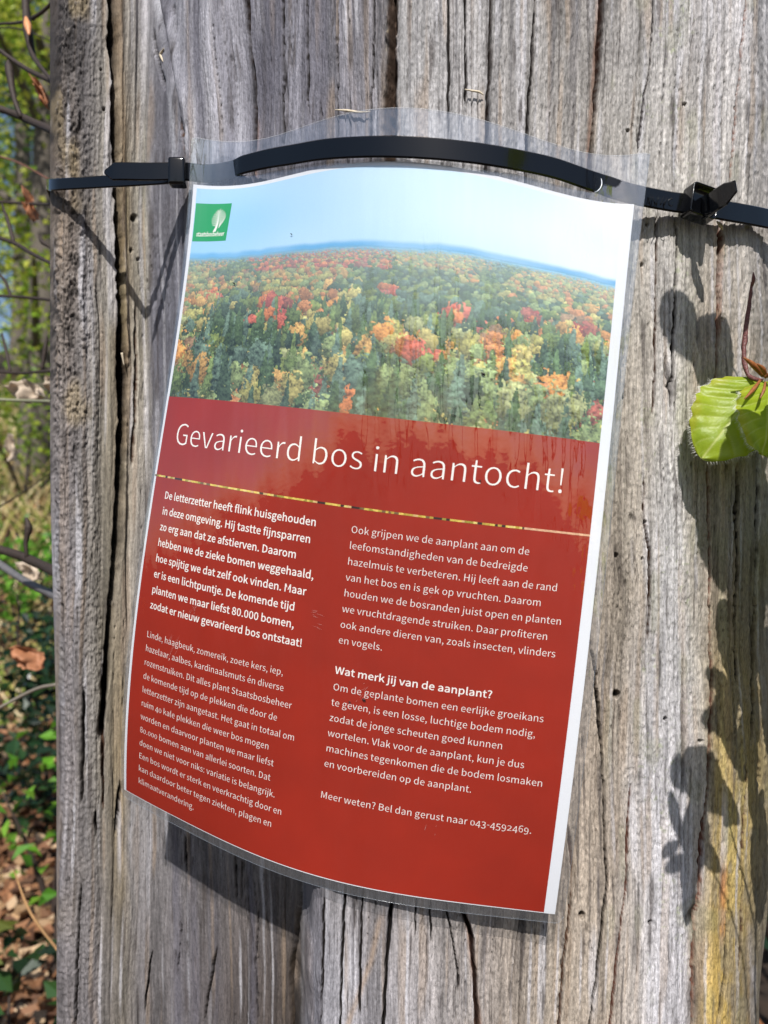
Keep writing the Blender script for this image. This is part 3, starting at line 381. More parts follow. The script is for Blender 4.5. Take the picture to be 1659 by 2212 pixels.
GLYPHS = json.loads("""{" ":[78,[]],"!":[113,[[[44,127,46,77,53,77],[60,77,68,77,69,127],[70,176,72,226,72,238],[72,250,72,262,62,262],[51,262,40,262,40,250],[41,238,41,226,42,176]],[[44,-5,56,-5,69,-5],[79,5,79,20,79,34],[69,44,56,44,44,44],[33,34,33,20,33,5]]]],",":[97,[[[24,-60,26,-67,58,-53],[77,-27,77,7,77,30],[67,44,50,44,37,44],[26,36,26,22,26,8],[37,-1,50,-1,51,-1],[52,0,54,0,53,-21],[40,-38,19,-48,21,-54]]]],"-":[121,[[[16,94,16,86,46,86],[76,86,106,86,106,94],[106,102,106,110,76,110],[46,110,16,110,16,102]]]],".":[97,[[[36,-5,49,-5,61,-5],[72,5,72,20,72,34],[61,44,49,44,36,44],[26,34,26,20,26,5]]]],"0":[194,[[[48,-5,97,-5,146,-5],[177,40,177,129,177,218],[146,261,97,261,48,261],[18,218,18,129,18,40]],[[126,21,97,21,68,21],[48,54,48,129,48,204],[68,236,97,236,126,236],[146,204,146,129,146,54]]]],"1":[194,[[[31,9,31,0,78,0],[125,0,172,0,172,9],[172,18,172,27,154,27],[137,27,120,27,120,103],[120,180,120,257,112,257],[104,257,96,257,82,249],[65,243,42,238,42,232],[42,225,42,218,58,218],[73,218,88,218,88,154],[88,90,88,27,69,27],[50,27,31,27,31,18]]]],"2":[194,[[[15,6,15,0,69,0],[123,0,177,0,177,9],[177,18,177,28,153,28],[129,28,106,28,93,28],[77,26,64,25,124,82],[165,134,165,186,165,231],[136,261,90,261,57,261],[35,246,14,224,20,218],[26,212,33,206,47,223],[65,235,86,235,118,235],[133,214,133,185,133,140],[96,89,15,19,15,13]]]],"3":[194,[[[52,-5,92,-5,138,-5],[175,23,175,69,175,104],[151,126,120,134,120,134],[120,135,120,136,148,145],[166,166,166,197,166,238],[134,261,91,261,62,261],[39,248,20,231,25,224],[31,217,37,210,51,225],[69,235,90,235,117,235],[133,219,133,195,133,167],[116,146,62,146,62,137],[62,129,62,121,122,121],[142,101,142,70,142,40],[121,22,90,22,61,22],[42,36,27,51,21,45],[16,38,10,31,27,12]]]],"4":[194,[[[119,24,119,0,129,0],[139,0,149,0,149,24],[149,47,149,71,161,71],[172,71,183,71,183,79],[183,88,183,96,172,96],[161,96,149,96,149,150],[149,203,149,257,137,257],[126,257,114,257,78,202],[43,147,7,92,7,85],[7,78,7,71,44,71],[82,71,119,71,119,47]],[[119,123,119,96,93,96],[67,96,40,96,60,125],[79,155,99,184,106,196],[113,209,119,222,120,222],[120,222,121,222,120,209],[119,188,119,175,119,149]]]],"5":[194,[[[51,-5,92,-5,135,-5],[176,27,176,83,176,140],[141,165,98,165,83,165],[71,161,60,155,62,180],[64,205,67,229,99,229],[131,229,163,229,163,238],[163,248,163,257,122,257],[80,257,39,257,36,217],[33,177,30,137,36,133],[42,130,47,126,62,136],[73,141,90,141,122,141],[143,119,143,83,143,45],[119,22,89,22,59,22],[40,36,26,50,20,43],[15,36,9,29,27,12]]]],"6":[194,[[[56,-5,105,-5,145,-5],[179,29,179,79,179,133],[151,159,108,159,88,159],[65,148,50,129,51,208],[80,235,116,235,131,235],[147,227,157,215,163,222],[169,228,175,235,160,250],[141,261,114,261,65,261],[20,223,20,123,20,38]],[[54,50,50,103,67,127],[87,136,103,136,134,136],[149,113,149,79,149,44],[130,21,105,21,73,21]]]],"7":[194,[[[74,97,69,0,80,0],[92,0,103,0,107,100],[118,160,178,237,178,244],[178,250,178,257,124,257],[71,257,17,257,17,248],[17,238,17,229,59,229],[100,229,142,229,91,159]]]],"8":[194,[[[50,-5,98,-5,146,-5],[178,25,178,62,178,97],[158,116,135,129,135,130],[135,130,135,131,150,143],[169,166,169,193,169,232],[143,261,99,261,59,261],[28,234,28,195,28,168],[44,149,63,136,63,136],[63,135,63,135,40,122],[16,98,16,64,16,24]],[[133,155,116,139,85,151],[57,165,57,195,57,220],[75,237,98,237,126,237],[142,217,142,191,142,172]],[[128,19,98,19,68,19],[44,39,44,67,44,91],[59,111,80,125,116,110],[148,97,148,63,148,37]]]],"9":[194,[[[54,-5,82,-5,130,-5],[175,35,175,139,175,221],[138,261,89,261,49,261],[15,228,15,178,15,125],[43,97,86,97,107,97],[130,110,145,129,143,49],[114,22,81,22,64,22],[49,29,38,42,32,35],[26,28,20,22,35,7]],[[141,208,145,155,128,131],[109,121,91,121,61,121],[46,144,46,178,46,213],[64,236,89,236,122,236]]]],":":[97,[[[36,137,49,137,61,137],[72,146,72,161,72,175],[61,186,49,186,36,186],[26,175,26,161,26,146]],[[36,-5,49,-5,61,-5],[72,5,72,20,72,34],[61,44,49,44,36,44],[26,34,26,20,26,5]]]],"?":[166,[[[54,138,62,77,72,77],[81,77,91,77,84,132],[147,153,147,204,147,243],[121,267,82,267,54,267],[31,253,15,235,21,229],[27,223,33,218,46,232],[61,240,78,240,104,240],[116,223,116,202,116,161]],[[64,-5,77,-5,90,-5],[101,5,101,20,101,34],[90,44,77,44,64,44],[55,34,55,20,55,5]]]],"B":[230,[[[35,86,35,0,63,0],[90,0,117,0,174,0],[214,25,214,75,214,110],[193,131,162,137,162,137],[162,138,162,138,186,146],[200,168,200,194,200,239],[163,257,111,257,86,257],[61,257,35,257,35,171]],[[80,148,68,148,68,176],[68,203,68,231,81,231],[94,231,107,231,147,231],[168,220,168,190,168,164],[150,148,106,148,93,148]],[[83,26,68,26,68,58],[68,90,68,123,83,123],[97,123,112,123,158,123],[182,108,182,76,182,42],[157,26,112,26,97,26]]]],"D":[241,[[[35,86,35,0,57,0],[79,0,101,0,178,0],[220,48,220,129,220,211],[178,257,99,257,78,257],[57,257,35,257,35,171]],[[77,27,68,27,68,95],[68,162,68,230,77,230],[87,230,97,230,157,230],[187,194,187,129,187,64],[157,27,97,27,87,27]]]],"E":[206,[[[35,86,35,0,86,0],[136,0,187,0,187,9],[187,18,187,28,147,28],[107,28,68,28,68,59],[68,90,68,121,100,121],[132,121,165,121,165,130],[165,140,165,149,132,149],[100,149,68,149,68,176],[68,202,68,229,106,229],[145,229,183,229,183,238],[183,248,183,257,134,257],[85,257,35,257,35,171]]]],"G":[241,[[[69,-5,136,-5,171,-5],[199,8,215,25,215,61],[215,97,215,133,187,133],[159,133,131,133,131,124],[131,115,131,106,149,106],[167,106,186,106,186,84],[186,61,186,39,175,29],[158,24,139,24,84,24],[54,64,54,129,54,193],[87,233,139,233,165,233],[181,222,194,209,200,216],[206,223,212,230,197,245],[174,261,138,261,70,261],[20,211,20,128,20,45]]]],"H":[255,[[[35,86,35,0,46,0],[57,0,68,0,68,40],[68,81,68,121,107,121],[147,121,187,121,187,81],[187,40,187,0,198,0],[209,0,220,0,220,86],[220,171,220,257,209,257],[198,257,187,257,187,221],[187,185,187,149,147,149],[107,149,68,149,68,185],[68,221,68,257,57,257],[46,257,35,257,35,171]]]],"L":[190,[[[35,86,35,0,84,0],[132,0,180,0,180,9],[180,18,180,28,143,28],[105,28,68,28,68,104],[68,180,68,257,57,257],[46,257,35,257,35,171]]]],"M":[284,[[[35,86,35,0,45,0],[55,0,64,0,64,47],[64,95,64,142,64,164],[62,195,60,218,61,218],[61,218,62,218,69,198],[75,179,82,159,99,115],[115,70,131,26,138,26],[145,26,153,26,169,70],[185,115,201,159,208,179],[215,198,222,218,222,218],[223,218,223,218,221,195],[219,164,219,142,219,95],[219,47,219,0,229,0],[239,0,249,0,249,86],[249,171,249,257,236,257],[223,257,210,257,194,211],[177,165,161,119,155,102],[150,84,143,66,143,66],[142,66,142,66,136,84],[130,102,123,119,107,165],[91,211,74,257,61,257],[48,257,35,257,35,171]]]],"O":[260,[[[65,-5,130,-5,194,-5],[239,47,239,129,239,211],[194,261,130,261,65,261],[20,211,20,129,20,47]],[[176,24,130,24,84,24],[54,65,54,129,54,193],[84,233,130,233,176,233],[206,193,206,129,206,65]]]],"S":[209,[[[70,-5,106,-5,160,-5],[194,28,194,68,194,106],[171,124,141,137,129,142],[116,147,104,153,84,161],[62,171,62,196,62,218],[81,233,110,233,133,233],[152,224,168,209,174,216],[179,223,185,230,167,248],[140,261,110,261,63,261],[29,233,29,193,29,156],[57,138,81,127,93,122],[105,117,118,111,142,100],[161,92,161,65,161,41],[141,24,107,24,80,24],[54,36,36,56,30,48],[23,41,17,33,39,10]]]],"V":[201,[[[55,86,82,0,95,0],[107,0,120,0,147,86],[174,171,201,257,190,257],[179,257,168,257,155,210],[141,164,127,118,118,88],[112,63,102,33,102,33],[101,33,101,33,91,63],[85,88,76,118,62,164],[48,210,34,257,23,257],[12,257,0,257,28,171]]]],"W":[307,[[[45,86,63,0,76,0],[89,0,102,0,115,52],[127,103,140,155,144,175],[149,194,153,213,153,213],[154,213,154,213,159,194],[162,175,167,155,180,103],[193,52,206,0,219,0],[232,0,245,0,263,86],[280,171,298,257,288,257],[277,257,267,257,258,210],[249,164,239,117,235,89],[230,62,225,34,225,34],[224,34,223,34,217,62],[211,90,205,117,193,164],[181,210,169,257,160,257],[150,257,140,257,128,210],[116,164,104,117,98,89],[92,62,86,34,86,34],[85,34,85,34,79,62],[75,89,69,117,60,164],[51,210,42,257,31,257],[20,257,9,257,27,171]]]],"a":[197,[[[44,-5,76,-5,99,-5],[121,8,139,23,139,23],[140,23,140,23,141,15],[142,8,143,0,152,0],[160,0,169,0,169,39],[169,78,169,117,169,164],[150,195,103,195,72,195],[46,181,29,170,33,163],[37,155,41,148,56,158],[76,168,98,168,129,168],[137,145,137,120,56,111],[21,91,21,49,21,15]],[[103,21,85,21,66,21],[51,30,51,51,51,76],[73,92,137,99,137,81],[137,64,137,46,119,30]]]],"b":[216,[[[98,-5,116,-5,159,-5],[199,33,199,98,199,157],[172,195,123,195,102,195],[81,183,63,168,63,180],[64,191,64,202,64,228],[64,253,64,279,54,279],[43,279,32,279,32,186],[32,93,32,0,41,0],[49,0,58,0,59,7],[60,13,61,20,61,20],[62,20,62,20,78,5]],[[142,22,111,22,98,22],[81,27,64,42,64,75],[64,109,64,142,82,159],[99,168,115,168,151,168],[165,140,165,98,165,51]]]],"c":[179,[[[57,-5,107,-5,130,-5],[152,5,169,19,164,26],[159,34,155,41,143,30],[127,22,110,22,75,22],[51,51,51,95,51,139],[76,168,111,168,126,168],[138,161,149,152,154,159],[160,166,165,173,152,185],[134,195,110,195,61,195],[18,158,18,95,18,32]]]],"d":[217,[[[49,-5,97,-5,120,-5],[140,8,155,22,155,22],[155,22,156,22,157,15],[158,7,159,0,167,0],[176,0,185,0,185,93],[185,186,185,279,174,279],[163,279,153,279,153,254],[153,230,153,206,153,195],[154,184,154,173,138,187],[123,195,101,195,57,195],[19,157,19,95,19,32]],[[121,22,104,22,71,22],[51,49,51,95,51,139],[76,168,106,168,122,168],[137,162,153,148,153,115],[153,82,153,48,137,31]]]],"e":[194,[[[58,-5,109,-5,135,-5],[155,4,172,15,168,22],[164,29,160,36,146,27],[131,21,113,21,77,21],[52,47,50,88,92,88],[135,88,178,88,179,92],[179,99,179,106,179,160],[152,195,103,195,60,195],[18,157,18,95,18,32]],[[83,110,49,110,53,148],[77,169,104,169,134,169],[151,149,151,110,117,110]]]],"f":[114,[[[12,172,12,164,20,164],[29,164,37,164,37,109],[37,55,37,0,48,0],[59,0,69,0,69,55],[69,109,69,164,83,164],[96,164,110,164,110,173],[110,181,110,190,96,190],[83,190,69,190,69,200],[69,210,69,220,69,245],[78,258,96,258,103,258],[111,256,118,252,120,261],[122,269,125,277,116,281],[105,283,93,283,55,283],[37,259,37,221,37,210],[37,200,37,190,29,190],[20,189,12,188,12,180]]]],"g":[197,[[[50,-88,96,-88,155,-88],[193,-57,193,-22,193,10],[170,23,126,23,114,23],[101,23,89,23,63,23],[56,32,56,44,56,55],[61,61,68,67,76,63],[87,60,96,60,135,60],[166,86,166,126,166,143],[159,157,150,166,163,166],[176,166,189,166,189,174],[189,182,189,190,167,190],[145,190,123,190,116,193],[107,195,96,195,58,195],[25,169,25,127,25,104],[37,86,50,76,50,76],[50,75,50,75,40,68],[29,55,29,39,29,24],[36,14,46,8,46,7],[46,7,46,6,28,-5],[18,-20,18,-37,18,-69]],[[118,82,96,82,74,82],[56,99,56,127,56,155],[74,172,96,172,119,172],[137,155,137,127,137,99]],[[138,-65,101,-65,66,-65],[46,-53,46,-32,46,-21],[51,-10,65,0,74,-2],[83,-3,90,-3,101,-3],[112,-3,123,-3,148,-3],[161,-9,161,-27,161,-47]]]],"h":[213,[[[32,93,32,0,43,0],[54,0,64,0,64,46],[64,92,64,138,83,157],[97,167,116,167,141,167],[152,152,152,116,152,77],[152,39,152,0,163,0],[174,0,184,0,184,40],[184,80,184,120,184,169],[166,195,126,195,100,195],[81,181,63,163,63,176],[64,189,64,202,64,228],[64,253,64,279,54,279],[43,279,32,279,32,186]]]],"i":[96,[[[32,63,32,0,43,0],[54,0,64,0,64,63],[64,127,64,190,54,190],[43,190,32,190,32,127]],[[36,229,48,229,61,229],[70,238,70,251,70,263],[61,271,48,271,36,271],[27,263,27,251,27,238]]]],"j":[96,[[[1,-85,12,-85,50,-85],[64,-61,64,-22,64,49],[64,120,64,190,54,190],[43,190,33,190,33,120],[33,49,33,-22,33,-45],[28,-59,9,-59,2,-59],[-4,-57,-9,-56,-11,-64],[-13,-72,-15,-80,-9,-83]],[[36,229,48,229,61,229],[70,238,70,251,70,263],[61,271,48,271,36,271],[27,263,27,251,27,238]]]],"k":[193,[[[32,93,32,0,43,0],[53,0,64,0,64,17],[64,33,64,50,76,64],[88,78,99,92,118,61],[137,31,155,0,167,0],[178,0,190,0,166,38],[142,76,118,113,139,139],[160,165,181,190,169,190],[158,190,146,190,119,157],[92,123,65,90,65,90],[64,90,64,90,64,153],[64,216,64,279,53,279],[43,279,32,279,32,186]]]],"l":[99,[[[42,-5,66,-5,75,-5],[80,-3,84,-2,83,6],[81,15,80,23,76,22],[75,22,73,22,68,22],[64,26,64,36,64,117],[64,198,64,279,54,279],[43,279,32,279,32,198],[32,118,32,38,32,11]]]],"m":[324,[[[32,63,32,0,43,0],[54,0,64,0,64,46],[64,92,64,138,82,158],[98,167,112,167,136,167],[147,152,147,116,147,77],[147,39,147,0,158,0],[169,0,179,0,179,46],[179,92,179,138,197,158],[213,167,227,167,251,167],[263,152,263,116,263,77],[263,39,263,0,273,0],[284,0,294,0,294,40],[294,80,294,120,294,169],[276,195,237,195,214,195],[194,180,174,159,166,181],[151,195,121,195,99,195],[79,181,62,162,62,162],[62,162,62,162,61,172],[60,181,58,190,50,190],[41,190,32,190,32,127]]]],"n":[214,[[[32,63,32,0,43,0],[54,0,64,0,64,46],[64,92,64,138,83,157],[97,167,116,167,141,167],[152,152,152,116,152,77],[152,39,152,0,163,0],[174,0,184,0,184,40],[184,80,184,120,184,169],[166,195,126,195,100,195],[80,181,62,162,62,162],[62,162,62,162,61,172],[60,181,58,190,50,190],[41,190,32,190,32,127]]]],"o":[212,[[[60,-5,106,-5,153,-5],[194,32,194,95,194,158],[153,195,106,195,60,195],[18,158,18,95,18,32]],[[139,22,106,22,73,22],[51,51,51,95,51,139],[73,168,106,168,139,168],[161,139,161,95,161,51]]]],"p":[217,[[[32,10,32,-80,43,-80],[54,-80,64,-80,64,-59],[64,-37,64,-16,64,-5],[64,6,63,18,81,3],[99,-5,116,-5,159,-5],[199,33,199,98,199,157],[172,195,123,195,101,195],[79,182,62,168,62,168],[62,168,62,168,61,175],[60,183,58,190,50,190],[41,190,32,190,32,100]],[[142,22,111,22,98,22],[81,27,64,42,64,75],[64,109,64,142,83,159],[99,168,115,168,151,168],[165,140,165,98,165,51]]]],"q":[217,[[[153,-58,153,-80,163,-80],[174,-80,185,-80,185,10],[185,100,185,190,176,190],[168,190,159,190,158,184],[157,178,156,172,156,172],[156,172,155,172,139,187],[123,195,101,195,57,195],[19,157,19,95,19,32],[49,-5,97,-5,119,-5],[139,7,154,22,154,11],[153,-1,153,-13,153,-35]],[[121,22,104,22,71,22],[51,49,51,95,51,139],[76,168,106,168,122,168],[137,162,153,148,153,115],[153,82,153,48,137,31]]]],"r":[136,[[[32,63,32,0,43,0],[54,0,64,0,64,41],[64,81,64,122,77,154],[96,166,112,166,120,166],[124,165,131,163,133,172],[135,182,137,191,131,194],[125,195,116,195,95,195],[76,180,62,155,62,155],[62,155,62,155,61,167],[60,179,58,190,50,190],[41,190,32,190,32,127]]]],"s":[164,[[[55,-5,82,-5,127,-5],[151,21,151,52,151,88],[121,99,93,110,72,118],[52,125,52,143,52,158],[63,170,88,170,104,170],[118,163,131,153,136,160],[141,167,146,173,132,185],[111,195,87,195,46,195],[22,171,22,141,22,109],[50,96,77,86,98,78],[120,69,120,50,120,34],[108,20,83,20,60,20],[43,29,27,43,21,36],[16,29,11,22,29,7]]]],"t":[132,[[[51,-5,92,-5,104,-5],[116,-1,127,2,125,11],[123,19,121,27,114,24],[106,21,99,21,77,21],[70,35,70,58,70,93],[70,129,70,164,87,164],[104,164,121,164,121,173],[121,181,121,190,104,190],[87,190,70,190,70,208],[70,226,70,244,61,244],[52,244,43,244,42,226],[41,208,40,190,30,190],[19,189,9,188,9,180],[9,172,9,164,19,164],[28,164,38,164,38,129],[38,94,38,59,38,21]]]],"u":[213,[[[48,-5,88,-5,114,-5],[133,9,151,30,151,30],[151,30,152,30,152,20],[153,10,154,0,163,0],[172,0,181,0,181,63],[181,127,181,190,170,190],[159,190,149,190,149,145],[149,100,149,55,131,33],[117,23,97,23,72,23],[62,38,62,74,62,112],[62,151,62,190,51,190],[40,190,29,190,29,150],[29,110,29,70,29,21]]]],"v":[182,[[[50,63,73,0,86,0],[98,0,111,0,133,63],[155,127,178,190,167,190],[157,190,146,190,134,154],[122,118,110,82,105,63],[98,44,93,26,92,26],[92,26,91,26,85,44],[79,63,74,82,62,118],[50,154,38,190,27,190],[16,190,5,190,27,127]]]],"w":[281,[[[45,63,62,0,75,0],[87,0,99,0,108,34],[117,68,126,102,131,120],[135,138,139,157,140,157],[141,157,141,157,146,138],[149,120,154,103,163,68],[172,34,181,0,194,0],[207,0,220,0,237,63],[255,127,272,190,261,190],[251,190,241,190,232,153],[222,117,213,80,209,62],[206,45,202,27,201,27],[201,27,200,27,195,45],[191,62,187,80,177,117],[167,153,157,190,146,190],[136,190,126,190,116,153],[106,117,96,80,91,62],[87,45,83,27,83,27],[82,27,82,27,78,45],[74,62,70,80,61,117],[51,153,42,190,31,190],[20,190,9,190,27,127]]]],"x":[174,[[[26,33,5,0,16,0],[28,0,39,0,47,15],[56,30,64,44,71,56],[77,68,84,78,84,78],[85,78,85,78,93,68],[100,56,106,44,115,30],[125,15,134,0,146,0],[157,0,169,0,148,32],[127,64,106,96,126,127],[145,159,164,190,153,190],[142,190,131,190,123,176],[115,162,107,148,102,138],[96,127,91,117,90,117],[90,117,89,117,83,127],[76,138,70,148,62,162],[53,176,45,190,33,190],[22,190,10,190,29,160],[49,129,68,99,47,66]]]],"y":[182,[[[27,-82,35,-82,73,-82],[93,-53,106,-16,130,53],[154,121,178,190,167,190],[157,190,147,190,135,155],[124,120,112,85,107,68],[102,48,97,31,96,31],[96,31,95,31,89,49],[82,68,76,85,63,120],[51,155,38,190,27,190],[16,190,5,190,30,127],[55,63,81,0,79,-5],[78,-10,77,-15,69,-38],[55,-56,34,-56,29,-56],[23,-54,19,-53,17,-61],[15,-70,13,-78,19,-81]]]],"z":[166,[[[12,6,12,0,60,0],[108,0,156,0,156,9],[156,17,156,26,122,26],[87,26,53,26,86,75],[120,124,153,173,153,179],[153,184,153,190,110,190],[66,190,23,190,23,181],[23,173,23,164,53,164],[83,164,112,164,79,115],[46,66,12,17,12,11]]]],"é":[194,[[[58,-5,109,-5,135,-5],[155,4,172,15,168,22],[164,29,160,36,146,27],[131,21,113,21,77,21],[52,47,50,88,92,88],[135,88,178,88,179,92],[179,99,179,106,179,160],[152,195,103,195,60,195],[18,157,18,95,18,32]],[[83,110,49,110,53,148],[77,169,104,169,134,169],[151,149,151,110,117,110]],[[92,229,98,224,118,244],[138,264,159,284,151,291],[144,298,137,305,118,284],[100,262,81,240,87,235]]]]}""")


# ------------------------------------------------------------------ the laminated notice: a bent A4 sheet, coordinates (a, b) in mm on the paper, b downwards
SHC = np.array(json.loads("""[-0.014513,-0.0182955,0.0008248,0.0002103,-5.79e-05,0.0985708,0.0024303,-0.0012043,-0.0001527,0.0001457,0.003653,-0.0009461,0.0007086,0.0006483,-0.0001067,-0.0008451,0.0001417,0.0004964,-0.0001634,-7e-06,-0.0004237,0.0007345,-0.0011365,2.36e-05,0.0001096,0.0001092,-0.0003205,0.0003469,-0.0001135,-5.4e-05,7.61e-05,-8.29e-05,0.0001785,-3.82e-05,3.39e-05,0.3257166,0.0081748,0.0039664,4.1e-05,-3.39e-05,-0.0259157,-0.0018653,-0.0010598,-0.0014221,0.0001649,0.0141389,-0.0071724,0.0035622,0.0019387,5.51e-05,0.0008129,-0.0019913,0.0014189,0.0006887,3.94e-05,-0.0012747,0.0018434,-0.0036361,0.0010636,-9.75e-05,-0.0002341,0.0001323,-0.0001771,0.0001114,-0.0001293,4.89e-05,3.83e-05,0.0003426,9.8e-06,-5.84e-05,-0.0074194,-0.1467201,8.59e-05,5.37e-05,1.08e-05,-0.0140317,-0.0009421,-5.8e-06,-6.21e-05,-9.36e-05,0.0009414,0.0010777,-0.0002293,0.0003687,0.0001384,0.0001242,-0.0002043,-0.0001381,9.6e-06,4.85e-05,-3.55e-05,-0.0001908,0.0003748,-0.0002158,1.52e-05,-2.64e-05,3.94e-05,-2.65e-05,-3.67e-05,3.26e-05,-1.34e-05,1.15e-05,-4e-06,4.03e-05,-8e-06]""")).reshape(3, 7, 5)
from numpy.polynomial import legendre as _L
def sheet_raw(a, b):
    a = np.asarray(a, float); b = np.asarray(b, float); s = a / 105.0 - 1; t = b / 148.5 - 1
    return np.stack([_L.legval2d(s, t, SHC[k]) for k in range(3)], -1)
def sheet(a, b, off=0.0):
    """3-D point of the bent sheet, off = metres in front of the paper"""
    a = np.asarray(a, float); b = np.asarray(b, float); P = sheet_raw(a, b)
    if np.any(off):
        da = sheet_raw(a + .2, b) - sheet_raw(a - .2, b); db = sheet_raw(a, b + .2) - sheet_raw(a, b - .2)
        n = np.cross(da, db); n /= np.linalg.norm(n, axis=-1, keepdims=True)
        n = np.where(n[..., 1:2] > 0, -n, n); P = P + n * np.asarray(off)[..., None]
    return P

SH0 = Vector((0.0, .33, -.01))
def to_local(V): return np.asarray(V) - np.array(SH0)
notice = thing('laminated_notice', 'laminated notice with autumn forest photo above red text panel, tied to the trunk', 'notice', loc=SH0)

def print_mat(name, col=None, rough=.55):
    return simple(name, col or (255, 255, 255), rough, spec=.2, var=.03, bscale=2500, attr=col is None)
m_paper = print_mat('white_paper', (226, 228, 233)); m_photo = print_mat('printed_photo'); m_red = simple('red_print', (155, 34, 12), .6, spec=.15, var=.07, bscale=45)
m_white = print_mat('white_lettering', (244, 240, 234)); m_green = print_mat('green_print', (38, 160, 96)); m_div = print_mat('divider_print')

def panel(name, a0, a1, b0, b1, na, nb, off, mat, colf=None, label=None):
    A, B = np.meshgrid(np.linspace(a0, a1, na), np.linspace(b0, b1, nb))
    col = colf(A, B).reshape(-1, 3) if colf else None
    o = mesh_np(name, to_local(sheet(A, B, off)).reshape(-1, 3), gridf(nb, na), mat, notice, col=col)
    if label: o['label'] = label
    return o
panel('paper', 0, 210, 0, 297, 90, 120, 0, m_paper)
panel('red_panel', 1.6, 205.4, 100.2, 296.6, 90, 90, .00005, m_red)

